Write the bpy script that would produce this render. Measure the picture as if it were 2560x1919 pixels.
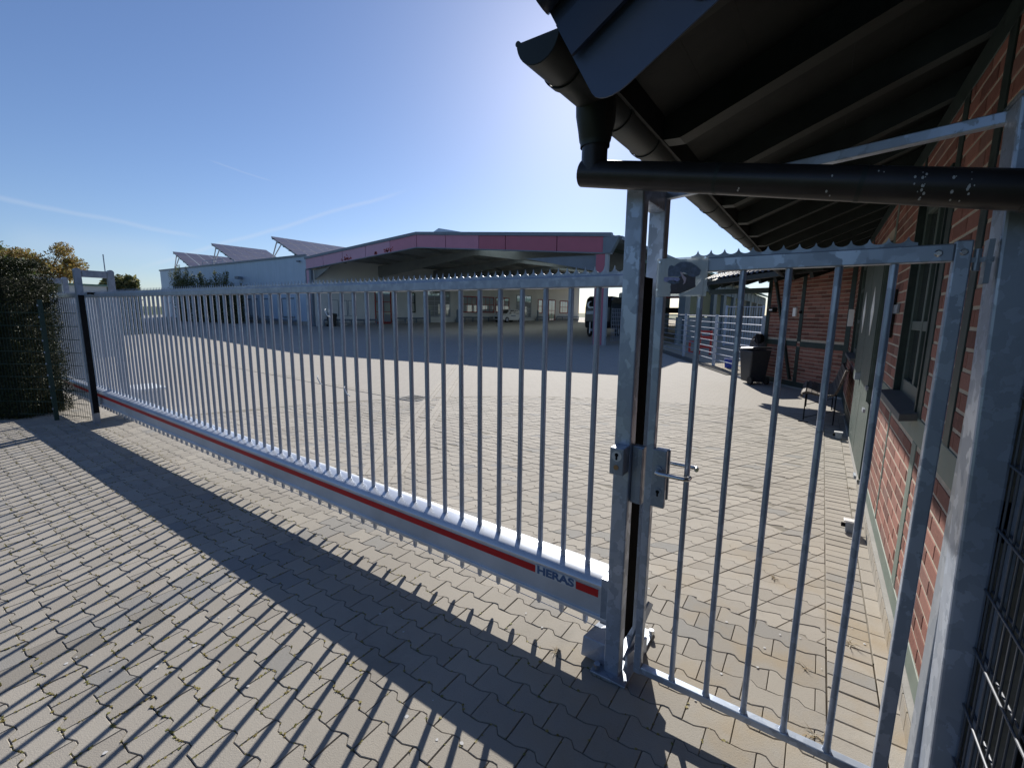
import bpy, bmesh, math, random
from mathutils import Vector, Matrix
rnd = random.Random(7)
R = math.radians
sc = bpy.context.scene
for o in list(bpy.data.objects): bpy.data.objects.remove(o)
col = sc.collection

# ------------------------------------------------------------------ camera
CAM_H = 1.75
YAW, PIT, ROL = -0.604672, -0.1540365, 0.0120295
cd = bpy.data.cameras.new('camera'); cam = bpy.data.objects.new('camera', cd); col.objects.link(cam)
cd.sensor_width = 36.0; cd.lens = 1106.72 / 2560 * 36; cd.clip_start = 0.03; cd.clip_end = 3000
fwd = Vector((math.sin(YAW)*math.cos(PIT), math.cos(YAW)*math.cos(PIT), math.sin(PIT)))
rt = Vector((math.cos(YAW), -math.sin(YAW), 0)); up = rt.cross(fwd)
c_, s_ = math.cos(ROL), math.sin(ROL)
right = c_*rt + s_*up; down = s_*rt - c_*up
mw = Matrix((( right.x, -down.x, -fwd.x, 0), (right.y, -down.y, -fwd.y, 0), (right.z, -down.z, -fwd.z, CAM_H), (0, 0, 0, 1)))
cam.matrix_world = mw
sc.camera = cam

# ------------------------------------------------------------------ light
SUN_EL, SUN_AZ = 28.2, -25.8          # azimuth measured from +Y, clockwise positive
world = bpy.data.worlds.new('World'); sc.world = world; world.use_nodes = True
wn = world.node_tree; wn.nodes.clear()
def wnode(t, **k):
    n = wn.nodes.new(t)
    for a, b in k.items(): setattr(n, a, b)
    return n
wo = wnode('ShaderNodeOutputWorld'); wb = wnode('ShaderNodeBackground'); sky = wnode('ShaderNodeTexSky')
sky.sky_type = 'NISHITA'; sky.sun_disc = False
sky.sun_elevation = R(SUN_EL); sky.sun_rotation = R(SUN_AZ)
sky.altitude = 50; sky.air_density = 1.0; sky.dust_density = 0.33; sky.ozone_density = 3.0
wb.inputs['Strength'].default_value = 0.070
tc = wnode('ShaderNodeTexCoord')
def trail(d0, d1, w, amt, seed):
    """thin vapour trail along the great circle d0-d1"""
    a = Vector(d0).normalized(); b = Vector(d1).normalized(); n = a.cross(b).normalized(); m = (a+b).normalized()
    half = math.cos(math.acos(max(-1, min(1, a.dot(b))))/2)
    nz = wnode('ShaderNodeTexNoise'); nz.inputs['Scale'].default_value = 9; nz.inputs['Detail'].default_value = 3
    ad = wnode('ShaderNodeVectorMath', operation='ADD'); ad.inputs[1].default_value = (seed, seed*.7, 1)
    wn.links.new(tc.outputs['Generated'], ad.inputs[0]); wn.links.new(ad.outputs[0], nz.inputs['Vector'])
    dt = wnode('ShaderNodeVectorMath', operation='DOT_PRODUCT'); dt.inputs[1].default_value = n
    wn.links.new(tc.outputs['Generated'], dt.inputs[0])
    off = wnode('ShaderNodeMath', operation='MULTIPLY_ADD'); off.inputs[1].default_value = .012; off.inputs[2].default_value = -.006
    wn.links.new(nz.outputs[0], off.inputs[0])
    sm = wnode('ShaderNodeMath', operation='ADD'); wn.links.new(dt.outputs['Value'], sm.inputs[0]); wn.links.new(off.outputs[0], sm.inputs[1])
    ab = wnode('ShaderNodeMath', operation='ABSOLUTE'); wn.links.new(sm.outputs[0], ab.inputs[0])
    mr = wnode('ShaderNodeMapRange', interpolation_type='SMOOTHSTEP')
    mr.inputs['From Min'].default_value = w; mr.inputs['From Max'].default_value = 0; wn.links.new(ab.outputs[0], mr.inputs['Value'])
    dm = wnode('ShaderNodeVectorMath', operation='DOT_PRODUCT'); dm.inputs[1].default_value = m
    wn.links.new(tc.outputs['Generated'], dm.inputs[0])
    mk = wnode('ShaderNodeMapRange', interpolation_type='SMOOTHSTEP')
    mk.inputs['From Min'].default_value = half; mk.inputs['From Max'].default_value = half + (1-half)*.6
    wn.links.new(dm.outputs['Value'], mk.inputs['Value'])
    p = wnode('ShaderNodeMath', operation='MULTIPLY'); wn.links.new(mr.outputs[0], p.inputs[0]); wn.links.new(mk.outputs[0], p.inputs[1])
    q = wnode('ShaderNodeMath', operation='MULTIPLY'); wn.links.new(p.outputs[0], q.inputs[0]); q.inputs[1].default_value = amt
    return q.outputs[0]
trs = [trail((-.99, .05, .165), (-.92, .37, .128), .006, .15, 1), trail((-.965, .25, .06), (-.70, .66, .25), .006, .17, 4),
       trail((-.895, .365, .258), (-.855, .46, .238), .0022, .10, 8), trail((-.99, .12, .10), (-.93, .33, .10), .035, .10, 12),
       trail((-.87, .44, .10), (-.74, .64, .15), .03, .10, 15)]
acc = trs[0]
for t in trs[1:]:
    a = wnode('ShaderNodeMath', operation='ADD', use_clamp=True); wn.links.new(acc, a.inputs[0]); wn.links.new(t, a.inputs[1]); acc = a.outputs[0]
wm = wnode('ShaderNodeMix', data_type='RGBA'); wm.inputs['B'].default_value = (7.6, 8.0, 8.6, 1)
tint = wnode('ShaderNodeMix', data_type='RGBA', blend_type='MULTIPLY'); tint.inputs['Factor'].default_value = 1; tint.inputs['B'].default_value = (.91, .96, 1.13, 1)
wn.links.new(sky.outputs[0], tint.inputs['A'])
wn.links.new(acc, wm.inputs['Factor']); wn.links.new(tint.outputs['Result'], wm.inputs['A'])
wn.links.new(wm.outputs['Result'], wb.inputs['Color']); wn.links.new(wb.outputs[0], wo.inputs['Surface'])
sd = bpy.data.lights.new('sun', 'SUN'); sun = bpy.data.objects.new('sun', sd); col.objects.link(sun)
sd.energy = 5.0; sd.angle = R(0.42); sd.color = (1.0, .95, .87)
S = Vector((math.cos(R(SUN_EL))*math.sin(R(SUN_AZ)), math.cos(R(SUN_EL))*math.cos(R(SUN_AZ)), math.sin(R(SUN_EL))))
sun.rotation_euler = S.to_track_quat('Z', 'Y').to_euler()
vs = sc.view_settings
sc.display_settings.display_device = 'sRGB'; vs.view_transform = 'Standard'; vs.look = 'None'; vs.gamma = 1; vs.use_curve_mapping = False
vs.exposure = 0.5

# ------------------------------------------------------------------ materials
def M_(name, c, rough=.6, metal=0., spec=.5):
    m = bpy.data.materials.new(name); m.use_nodes = True
    b = m.node_tree.nodes['Principled BSDF']
    b.inputs['Base Color'].default_value = (*c, 1); b.inputs['Roughness'].default_value = rough
    b.inputs['Metallic'].default_value = metal; b.inputs['Specular IOR Level'].default_value = spec
    return m
class NT:
    def __init__(s, m): s.m = m; s.t = m.node_tree; s.b = s.t.nodes['Principled BSDF']
    def n(s, t, **k):
        n = s.t.nodes.new(t)
        for a, b in k.items():
            if a.startswith('i_'): n.inputs[a[2:].replace('_', ' ')].default_value = b
            else: setattr(n, a, b)
        return n
    def l(s, a, b): s.t.links.new(a, b)
    def coord(s, kind='Object', scale=None):
        t = s.n('ShaderNodeTexCoord')
        if scale is None: return t.outputs[kind]
        mp = s.n('ShaderNodeMapping'); mp.inputs['Scale'].default_value = scale; s.l(t.outputs[kind], mp.inputs[0]); return mp.outputs[0]
    def wcoord(s, scale=(1, 1, 1)):
        g = s.n('ShaderNodeNewGeometry'); mp = s.n('ShaderNodeMapping'); mp.inputs['Scale'].default_value = scale
        s.l(g.outputs['Position'], mp.inputs[0]); return mp.outputs[0]
    def noise(s, vec, scale, detail=4, rough=.55):
        n = s.n('ShaderNodeTexNoise'); n.inputs['Scale'].default_value = scale; n.inputs['Detail'].default_value = detail
        n.inputs['Roughness'].default_value = rough; s.l(vec, n.inputs['Vector']); return n.outputs[0]
    def ramp(s, fac, stops):
        r = s.n('ShaderNodeValToRGB'); e = r.color_ramp.elements
        while len(e) < len(stops): e.new(.5)
        for i, (p, c) in enumerate(stops): e[i].position = p; e[i].color = (*c, 1) if len(c) == 3 else c
        s.l(fac, r.inputs[0]); return r.outputs[0]
    def mix(s, fac, a, b, mode='MIX'):
        m = s.n('ShaderNodeMix', data_type='RGBA', blend_type=mode)
        for v, k in ((fac, 'Factor'), (a, 'A'), (b, 'B')):
            if isinstance(v, (int, float)): m.inputs[k].default_value = v
            elif isinstance(v, tuple): m.inputs[k].default_value = (*v, 1)
            else: s.l(v, m.inputs[k])
        return m.outputs['Result']
    def bump(s, h, strength=.3, dist=.01):
        b = s.n('ShaderNodeBump'); b.inputs['Strength'].default_value = strength; b.inputs['Distance'].default_value = dist
        s.l(h, b.inputs['Height']); s.l(b.outputs[0], s.b.inputs['Normal'])
    def base(s, c): s.l(c, s.b.inputs['Base Color'])
    def math(s, op, a, b=None):
        m = s.n('ShaderNodeMath', operation=op)
        for i, v in enumerate((a, b)):
            if v is None: continue
            if isinstance(v, (int, float)): m.inputs[i].default_value = v
            else: s.l(v, m.inputs[i])
        return m.outputs[0]
def varied(name, c, rough=.7, var=.25, scale=6, metal=0., bump=.15, dirt=None, spec=.4, fine=90):
    m = M_(name, c, rough, metal, spec); t = NT(m); w = t.wcoord()
    n1 = t.noise(w, scale); lo = tuple(x*(1-var) for x in c); hi = tuple(min(1, x*(1+var)) for x in c)
    cc = t.ramp(n1, [(.3, lo), (.7, hi)])
    if dirt:
        n2 = t.noise(w, scale*.35, 6, .65); cc = t.mix(t.ramp(n2, [(.5, (0, 0, 0)), (.72, (1, 1, 1))]), cc, dirt)
    t.base(cc); n3 = t.noise(w, fine, 3)
    if bump: t.bump(n3, bump, .004)
    rr = t.ramp(n1, [(.2, (rough*.85,)*3), (.8, (min(1, rough*1.12),)*3)]); t.l(rr, t.b.inputs['Roughness'])
    return m
def galv(name, c=(.37, .43, .53), big=9., metal=.5, contrast=.15):
    m = M_(name, c, .42, metal, .5); t = NT(m); w = t.wcoord((1, 1, .8))
    nz = t.n('ShaderNodeTexNoise'); nz.inputs['Scale'].default_value = 34; nz.inputs['Detail'].default_value = 5; t.l(w, nz.inputs['Vector'])
    wv = t.n('ShaderNodeVectorMath', operation='MULTIPLY_ADD'); wv.inputs[1].default_value = (.07, .07, .07); t.l(nz.outputs['Color'], wv.inputs[0]); t.l(w, wv.inputs[2])
    v = t.n('ShaderNodeTexVoronoi'); v.inputs['Scale'].default_value = big*2.6; t.l(wv.outputs[0], v.inputs['Vector'])
    bw = t.n('ShaderNodeRGBToBW'); t.l(v.outputs['Color'], bw.inputs[0])
    k = contrast
    cc = t.ramp(bw.outputs[0], [(.25, tuple(x*(1-k*.7) for x in c)), (.42, tuple(x*(1-k*.1) for x in c)), (.60, tuple(x*(1+k*.25) for x in c)), (.70, tuple(min(1, x*(1+k*1.8)) for x in c))])
    n2 = t.noise(w, 3, 5, .6); cc = t.mix(t.ramp(n2, [(.35, (.0,)*3), (.8, (.45,)*3)]), cc, (.22, .24, .27))
    t.base(cc); t.l(t.ramp(bw.outputs[0], [(.2, (.5,)*3), (.7, (.34,)*3)]), t.b.inputs['Roughness'])
    return m
MT = {}
MT['galv'] = galv('galvanised_steel')
MT['galv_bar'] = galv('galvanised_bar_steel', (.34, .39, .49), 16, .5, .04)
MT['galv_dull'] = galv('dull_galvanised_steel', (.28, .32, .38), 8, .4, .12)
MT['alu'] = varied('brushed_aluminium', (.60, .64, .70), .36, .08, 3, .45, .05, dirt=(.48, .50, .53))
MT['stripe'] = varied('red_film_stripe', (.50, .012, .014), .38, .12, 5, 0, .02)
MT['plate'] = M_('white_plate', (.62, .63, .64), .4)
MT['ink'] = M_('blue_lettering', (.055, .115, .24), .45)
MT['rubber'] = varied('black_rubber', (.010, .010, .011), .7, .2, 20, spec=.1)
MT['black'] = M_('matt_black', (.006, .006, .006), .9)
MT['steel'] = M_('stainless_steel', (.62, .62, .63), .22, .95)
MT['brass'] = M_('brass_button', (.35, .22, .12), .4, .6)
MT['disc'] = M_('white_disc', (.6, .6, .58), .4)
MT['timber'] = varied('dark_green_timber', (.020, .034, .030), .55, .3, 10, 0, .2, dirt=(.035, .045, .042))
MT['rafter'] = varied('dark_green_rafter', (.016, .020, .017), .6, .3, 9, 0, .2)
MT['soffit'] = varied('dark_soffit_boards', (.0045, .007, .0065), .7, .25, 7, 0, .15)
MT['doorgreen'] = varied('green_painted_boards', (.060, .085, .076), .5, .2, 6, 0, .12, dirt=(.09, .11, .10))
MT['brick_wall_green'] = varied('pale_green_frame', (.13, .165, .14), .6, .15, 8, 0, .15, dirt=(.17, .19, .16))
MT['glass'] = M_('dark_window_glass', (.02, .024, .026), .06, 0, .9)
MT['slate'] = varied('blue_black_slate', (.080, .110, .185), .42, .10, 3, 0, .12)
MT['tile'] = varied('glazed_dark_tile', (.032, .045, .080), .33, .15, 5, 0, .05, spec=.6)
MT['gutter'] = varied('dark_zinc_gutter', (.030, .036, .034), .5, .2, 6, .2, .05)
MT['pipe'] = varied('brown_black_plastic_pipe', (.030, .026, .026), .38, .2, 9, 0, .04, dirt=(.045, .04, .045))
MT['white'] = varied('white_plastic', (.80, .80, .79), .5, .05, 6)
MT['meshgreen'] = M_('dark_green_wire', (.010, .035, .028), .5)
MT['meshblue'] = M_('anthracite_wire', (.10, .11, .13), .45, .3)
MT['concrete'] = varied('grey_concrete', (.34, .33, .31), .9, .15, 7, 0, .3, dirt=(.24, .235, .22))
MT['sill'] = varied('stone_sill', (.10, .10, .10), .7, .2, 14, 0, .25)
MT['jointsand'] = varied('joint_sand', (.20, .18, .145), .95, .2, 30)
MT['dirt'] = varied('joint_earth', (.075, .06, .042), .95, .3, 30)
MT['facade'] = None

def paver_mat(name, attr, k=1.12):
    m = M_(name, (.34, .315, .275), .86, 0, .35); t = NT(m); w = t.wcoord()
    if attr:
        a = t.n('ShaderNodeAttribute', attribute_name='tint'); f = a.outputs['Fac']
    else:
        a = t.n('ShaderNodeObjectInfo'); f = a.outputs['Random']
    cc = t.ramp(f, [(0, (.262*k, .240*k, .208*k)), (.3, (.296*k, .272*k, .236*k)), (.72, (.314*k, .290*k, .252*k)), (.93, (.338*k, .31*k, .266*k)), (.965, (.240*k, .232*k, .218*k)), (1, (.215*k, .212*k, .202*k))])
    big = t.noise(w, .7, 5, .6); cc = t.mix(t.ramp(big, [(.35, (.0,)*3), (.75, (.5,)*3)]), cc, (.26, .238, .20))
    yel = t.noise(w, 1.9, 4, .6); sx = t.n('ShaderNodeSeparateXYZ'); t.l(w, sx.inputs[0])
    mk = t.n('ShaderNodeMapRange', interpolation_type='SMOOTHSTEP'); mk.inputs['From Min'].default_value = -1.6; mk.inputs['From Max'].default_value = .3
    t.l(sx.outputs[0], mk.inputs['Value'])
    my = t.n('ShaderNodeMapRange', interpolation_type='SMOOTHSTEP'); my.inputs['From Min'].default_value = 4.6; my.inputs['From Max'].default_value = 2.4
    t.l(sx.outputs[1], my.inputs['Value'])
    yy = t.math('MULTIPLY', t.math('MULTIPLY', t.ramp(yel, [(.48, (0,)*3), (.66, (1,)*3)]), mk.outputs[0]), my.outputs[0])
    cc = t.mix(t.math('MULTIPLY', yy, .55), cc, (.34, .245, .12))
    st_ = t.noise(w, 1.3, 6, .75); cc = t.mix(t.ramp(st_, [(.56, (0,)*3), (.68, (.28,)*3)]), cc, (.15, .14, .125))
    sp = t.noise(w, 170, 3, .7); cc = t.mix(t.ramp(sp, [(.25, (.55,)*3), (.42, (0,)*3)]), cc, (.14, .128, .11))
    sp2 = t.noise(w, 120, 2, .6); cc = t.mix(t.ramp(sp2, [(.66, (0,)*3), (.8, (.5,)*3)]), cc, (.44, .42, .38))
    t.base(cc); t.bump(sp, .45, .004)
    return m
MT['paver'] = paver_mat('concrete_paver', False)
MT['paver_join'] = paver_mat('concrete_paver_joined', True)
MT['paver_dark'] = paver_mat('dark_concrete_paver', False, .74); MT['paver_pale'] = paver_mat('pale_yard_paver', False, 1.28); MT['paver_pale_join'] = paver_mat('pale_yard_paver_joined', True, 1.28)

# yard surface beyond the modelled stones: colour plus fine wavy joint relief
def yard_mat():
    m = M_('distant_paving', (.33, .30, .26), .88, 0, .3); t = NT(m); w = t.wcoord()
    br = t.n('ShaderNodeTexBrick'); br.inputs['Scale'].default_value = 1.0; br.inputs['Brick Width'].default_value = .195; br.inputs['Row Height'].default_value = .125
    br.inputs['Mortar Size'].default_value = .006; br.inputs['Color1'].default_value = (.372, .345, .305, 1); br.inputs['Color2'].default_value = (.398, .37, .325, 1)
    br.inputs['Mortar'].default_value = (.29, .268, .235, 1); br.inputs['Mortar Smooth'].default_value = .4
    wob = t.n('ShaderNodeTexNoise'); wob.inputs['Scale'].default_value = 7; t.l(w, wob.inputs['Vector'])
    wv = t.n('ShaderNodeVectorMath', operation='MULTIPLY_ADD'); wv.inputs[1].default_value = (.06, .06, 0); t.l(wob.outputs['Color'], wv.inputs[0]); t.l(w, wv.inputs[2])
    t.l(wv.outputs[0], br.inputs['Vector'])
    n = t.noise(w, .35, 6, .65); cc = t.mix(t.ramp(n, [(.3, (0,)*3), (.75, (.55,)*3)]), br.outputs['Color'], (.345, .32, .28))
    n2 = t.noise(w, 2.2, 5, .7); cc = t.mix(t.ramp(n2, [(.55, (0,)*3), (.75, (.3,)*3)]), cc, (.31, .288, .255))
    t.base(cc); t.bump(br.outputs['Fac'], .2, -.004)
    return m
MT['yard'] = yard_mat()
def ramp2(name, lo, hi, scale, rough=.9, det=6, bump=.5, bs=30, dist=.03):
    m = M_(name, lo, rough, 0, .2); t = NT(m); w = t.wcoord(); n = t.noise(w, scale, det, .7)
    t.base(t.ramp(n, [(.3, lo), (.7, hi)])); t.bump(t.noise(w, bs, 4, .7), bump, dist); return m
MT['grass'] = ramp2('meadow_grass', (.035, .055, .015), (.075, .095, .03), 3)
MT['sand'] = ramp2('arena_sand', (.36, .31, .235), (.46, .40, .31), 5, bump=1., bs=6, dist=.12)
MT['asphalt'] = ramp2('worn_kerb_strip', (.10, .095, .085), (.15, .14, .12), 8)

def brick_mat(name, attr):
    m = M_(name, (.30, .085, .055), .85, 0, .25); t = NT(m); w = t.wcoord()
    if attr: a = t.n('ShaderNodeAttribute', attribute_name='tint'); f = a.outputs['Fac']
    else: a = t.n('ShaderNodeObjectInfo'); f = a.outputs['Random']
    cc = t.ramp(f, [(0, (.12, .052, .042)), (.35, (.20, .085, .065)), (.75, (.28, .128, .098)), (1, (.18, .10, .084))])
    n = t.noise(w, 40, 5, .7); cc = t.mix(t.ramp(n, [(.5, (0,)*3), (.75, (.45,)*3)]), cc, (.36, .16, .12))
    n2 = t.noise(w, 90, 3, .7); cc = t.mix(t.ramp(n2, [(.25, (.6,)*3), (.4, (0,)*3)]), cc, (.10, .035, .028))
    t.base(cc); t.bump(n, .5, .004); return m
MT['brick'] = brick_mat('red_brick', False); MT['brick_join'] = brick_mat('red_brick_joined', True)
MT['mortar'] = varied('lime_mortar', (.40, .35, .28), .95, .15, 25, 0, .4)

def cladding(name, c, scale, depth=.35, axis=0, dirt=None):
    m = M_(name, c, .5, .1, .4); t = NT(m); w = t.wcoord()
    sx = t.n('ShaderNodeSeparateXYZ'); t.l(w, sx.inputs[0])
    wv = t.math('PINGPONG', t.math('MULTIPLY', sx.outputs[axis], scale), 1.)
    prof = t.ramp(wv, [(.25, (0,)*3), (.4, (1,)*3)])
    n = t.noise(w, .8, 5, .6); cc = t.mix(t.ramp(n, [(.35, (0,)*3), (.8, (.35,)*3)]), c, tuple(x*.78 for x in c))
    if dirt: cc = t.mix(t.ramp(t.noise(t.wcoord((1.5, 1.5, .12)), 2.5, 5, .6), [(.45, (0,)*3), (.7, (.6,)*3)]), cc, dirt)
    t.base(cc); t.bump(prof, depth, .03); return m
MT['blueclad'] = cladding('pale_blue_cladding', (.43, .54, .67), 4.2, .5, 0, (.35, .46, .58))
MT['wallwhite'] = varied('cream_panel_wall', (.66, .67, .65), .7, .05, .6, 0, .02, dirt=(.56, .58, .57))
MT['greyclad'] = varied('grey_wall_panel', (.36, .39, .42), .7, .08, .7)
MT['fascia_a'] = varied('faded_pink_fascia', (.52, .31, .42), .5, .05, 1.2, 0, .02)
MT['fascia_b'] = varied('faded_rose_fascia', (.48, .21, .30), .5, .05, 1.2, 0, .02)
MT['fascia_c'] = varied('faded_red_fascia', (.40, .12, .175), .5, .06, 1.2, 0, .02)
MT['redpaint'] = varied('red_door_paint', (.30, .030, .028), .5, .15, 3)
MT['bluegrey'] = varied('blue_grey_trim', (.16, .20, .25), .45, .1, 2)
MT['deck'] = varied('grey_roof_deck', (.26, .27, .265), .6, .1, 1.5)
MT['frame'] = varied('grey_steel_frame', (.23, .25, .25), .55, .1, 2)
m = M_('skylight_sheet', (.55, .68, .60), .4); t = NT(m)
tr = t.n('ShaderNodeBsdfTranslucent'); tr.inputs[0].default_value = (.85, .95, .90, 1); ms = t.n('ShaderNodeMixShader'); ms.inputs[0].default_value = .9
t.l(t.b.outputs[0], ms.inputs[1]); t.l(tr.outputs[0], ms.inputs[2]); t.l(ms.outputs[0], t.t.nodes['Material Output'].inputs['Surface']); MT['skylight'] = m
m = M_('solar_cell_glass', (.10, .085, .10), .28, 0, .6); t = NT(m); w = t.wcoord()
t.base(t.ramp(t.noise(w, .5, 3), [(.3, (.10, .085, .105)), (.7, (.13, .11, .125))])); MT['solar'] = m
MT['solarframe'] = M_('module_frame', (.38, .35, .36), .4, .5)
MT['shed'] = varied('pale_grey_shed', (.45, .48, .48), .6, .06, 2, 0, .05, dirt=(.36, .39, .38))
MT['carwhite'] = M_('white_car_paint', (.70, .71, .72), .25, 0, .6)
MT['carglass'] = M_('car_glass', (.012, .014, .016), .05, 0, .8)
MT['tyre'] = M_('tyre_rubber', (.014, .014, .014), .8)
MT['trailerblack'] = M_('black_trailer_gloss', (.012, .012, .014), .25, 0, .6)
MT['redplastic'] = M_('red_plastic', (.55, .045, .035), .45)
MT['blueplastic'] = M_('blue_plastic', (.02, .06, .40), .4)
MT['bin'] = varied('black_bin_plastic', (.035, .037, .042), .45, .15, 10, 0, .05)
MT['hose'] = varied('dark_hose', (.045, .035, .035), .5, .2, 20)
MT['benchwood'] = varied('weathered_slat', (.095, .075, .062), .8, .3, 14, 0, .3)
MT['bark'] = varied('tree_bark', (.08, .06, .045), .9, .3, 12, 0, .5)
MT['greenroof'] = varied('green_metal_roof', (.12, .21, .17), .5, .1, 1)
MT['stable'] = varied('grey_stable_wall', (.17, .20, .215), .7, .12, 1.2, 0, .1)
MT['stablepost'] = varied('blue_grey_pillar', (.13, .16, .18), .6, .12, 2)
def leafmat(name, cols, trans=.35):
    m = M_(name, cols[0], .6, 0, .3); t = NT(m)
    a = t.n('ShaderNodeAttribute', attribute_name='tint')
    cc = t.ramp(a.outputs['Fac'], [(i/(len(cols)-1), c) for i, c in enumerate(cols)]); t.base(cc)
    tr = t.n('ShaderNodeBsdfTranslucent'); t.l(cc, tr.inputs[0]); ms = t.n('ShaderNodeMixShader'); ms.inputs[0].default_value = trans
    t.l(t.b.outputs[0], ms.inputs[1]); t.l(tr.outputs[0], ms.inputs[2]); t.l(ms.outputs[0], t.t.nodes['Material Output'].inputs['Surface'])
    return m
MT['hedge'] = leafmat('dark_conifer_foliage', [(.008, .014, .004), (.014, .022, .006), (.026, .036, .009), (.06, .062, .012)], .12)
MT['autumn'] = leafmat('yellow_brown_foliage', [(.13, .10, .03), (.22, .15, .05), (.30, .20, .07), (.20, .22, .05)], .45)
MT['shrub'] = leafmat('olive_shrub_foliage', [(.05, .07, .03), (.09, .11, .045), (.16, .17, .07), (.24, .23, .11)], .4)
MT['green'] = leafmat('fresh_green_foliage', [(.04, .07, .015), (.08, .12, .025), (.14, .19, .04)], .4)
MT['moss'] = leafmat('joint_moss', [(.20, .16, .05), (.30, .25, .08), (.16, .17, .04), (.36, .30, .14)], .2)
MT['litter'] = leafmat('dry_litter', [(.16, .10, .05), (.34, .26, .14), (.44, .42, .36)], .1)
MT['mark'] = M_('lime_splash', (.50, .50, .50), .9)

# ------------------------------------------------------------------ mesh helpers
class MB:
    def __init__(s): s.v = []; s.f = []; s.t = []; s.tint = .5
    def _add(s, vs, fs):
        k = len(s.v); s.v += [tuple(p) for p in vs]; s.f += [tuple(i+k for i in f) for f in fs]; s.t += [s.tint]*len(vs); return s
    def box(s, a, b):
        (x0, y0, z0), (x1, y1, z1) = a, b
        return s._add([(x0,y0,z0),(x1,y0,z0),(x1,y1,z0),(x0,y1,z0),(x0,y0,z1),(x1,y0,z1),(x1,y1,z1),(x0,y1,z1)],
                      [(0,3,2,1),(4,5,6,7),(0,1,5,4),(1,2,6,5),(2,3,7,6),(3,0,4,7)])
    def obox(s, c, ax, ay, az):
        """oriented box: centre and three half-axis vectors"""
        c, ax, ay, az = map(Vector, (c, ax, ay, az)); vs = []
        for z in (-1, 1):
            for x, y in ((-1,-1),(1,-1),(1,1),(-1,1)): vs.append(c+ax*x+ay*y+az*z)
        return s._add(vs, [(0,3,2,1),(4,5,6,7),(0,1,5,4),(1,2,6,5),(2,3,7,6),(3,0,4,7)])
    def bar(s, p0, p1, w, h, upv=(0, 0, 1)):
        p0, p1 = Vector(p0), Vector(p1); d = (p1-p0); L = d.length; d = d/L; u = Vector(upv)
        sx = d.cross(u)
        if sx.length < 1e-4: u = Vector((1, 0, 0)); sx = d.cross(u)
        sx.normalize(); u = sx.cross(d)
        return s.obox((p0+p1)/2, sx*w/2, d*L/2, u*h/2)
    def tube(s, p0, p1, r, n=10, r1=None, caps=True):
        p0, p1 = Vector(p0), Vector(p1); d = (p1-p0).normalized(); a = d.orthogonal().normalized(); b = d.cross(a); r1 = r if r1 is None else r1
        vs = [p0+(a*math.cos(2*math.pi*i/n)+b*math.sin(2*math.pi*i/n))*r for i in range(n)]+[p1+(a*math.cos(2*math.pi*i/n)+b*math.sin(2*math.pi*i/n))*r1 for i in range(n)]
        fs = [(i, (i+1) % n, n+(i+1) % n, n+i) for i in range(n)]
        if caps: fs += [tuple(range(n-1, -1, -1)), tuple(range(n, 2*n))]
        return s._add(vs, fs)
    def path(s, pts, r, n=8):
        pts = [Vector(p) for p in pts]; vs = []; fs = []; a = None
        for i, p in enumerate(pts):
            d = (pts[min(i+1, len(pts)-1)]-pts[max(i-1, 0)]).normalized()
            a = d.orthogonal().normalized() if a is None else (a-d*a.dot(d)).normalized(); b = d.cross(a)
            rr = r[i] if isinstance(r, (list, tuple)) else r
            vs += [p+(a*math.cos(2*math.pi*k/n)+b*math.sin(2*math.pi*k/n))*rr for k in range(n)]
            if i: fs += [((i-1)*n+k, (i-1)*n+(k+1) % n, i*n+(k+1) % n, i*n+k) for k in range(n)]
        fs += [tuple(range(n-1, -1, -1)), tuple((len(pts)-1)*n+k for k in range(n))]
        return s._add(vs, fs)
    def prism(s, poly, off):
        """polygon in 3D extruded by vector off"""
        off = Vector(off); n = len(poly); a = [Vector(p) for p in poly]; b = [p+off for p in a]
        return s._add(a+b, [tuple(range(n-1, -1, -1)), tuple(range(n, 2*n))]+[(i, (i+1) % n, n+(i+1) % n, n+i) for i in range(n)])
    def quad(s, *p): return s._add(p, [tuple(range(len(p)))])
    def build(s, name, mat, parent=None, smooth=False, loc=None, fix=True):
        me = bpy.data.meshes.new(name); o = bpy.data.objects.new(name, me)
        off = Vector((0, 0, 0))
        if parent is not None: off = wloc(parent)
        if loc is not None: off = Vector(loc)
        if parent is None and loc is None and s.v:
            xs, ys, zs = zip(*s.v); off = Vector(((min(xs)+max(xs))/2, (min(ys)+max(ys))/2, min(zs)))
        me.from_pydata([tuple(Vector(p)-off) for p in s.v], [], s.f)
        if fix:
            bm = bmesh.new(); bm.from_mesh(me); bmesh.ops.recalc_face_normals(bm, faces=bm.faces); bm.to_mesh(me); bm.free()
        if len(set(s.t)) > 1 or s.t and s.t[0] != .5:
            at = me.attributes.new('tint', 'FLOAT', 'POINT'); at.data.foreach_set('value', s.t)
        me.materials.append(MT[mat] if isinstance(mat, str) else mat)
        if smooth:
            for p in me.polygons: p.use_smooth = True
            try: me.set_sharp_from_angle(angle=R(40))
            except Exception: pass
        col.objects.link(o)
        if parent is not None:
            o.parent = parent
            o.location = off - wloc(parent) if loc is not None else (0, 0, 0)
        else: o.location = off
        return o
WL = {}
def wloc(o):
    v = Vector(o.location)
    while o.parent: o = o.parent; v += Vector(o.location)
    return v
def props(o, label=None, cat=None, group=None, kind=None):
    if label: o['label'] = label
    if cat: o['category'] = cat
    if group: o['group'] = group
    if kind: o['kind'] = kind
    return o
def thing(name, label, cat, loc=(0, 0, 0), group=None):
    o = bpy.data.objects.new(name, None); o.empty_display_size = .2; col.objects.link(o); o.location = loc
    return props(o, label, cat, group)
def inst(src, name, parent, loc):
    """another piece sharing the mesh of src"""
    o = bpy.data.objects.new(name, src.data); col.objects.link(o); o.parent = parent
    o.location = Vector(loc) - wloc(parent); return o
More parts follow.
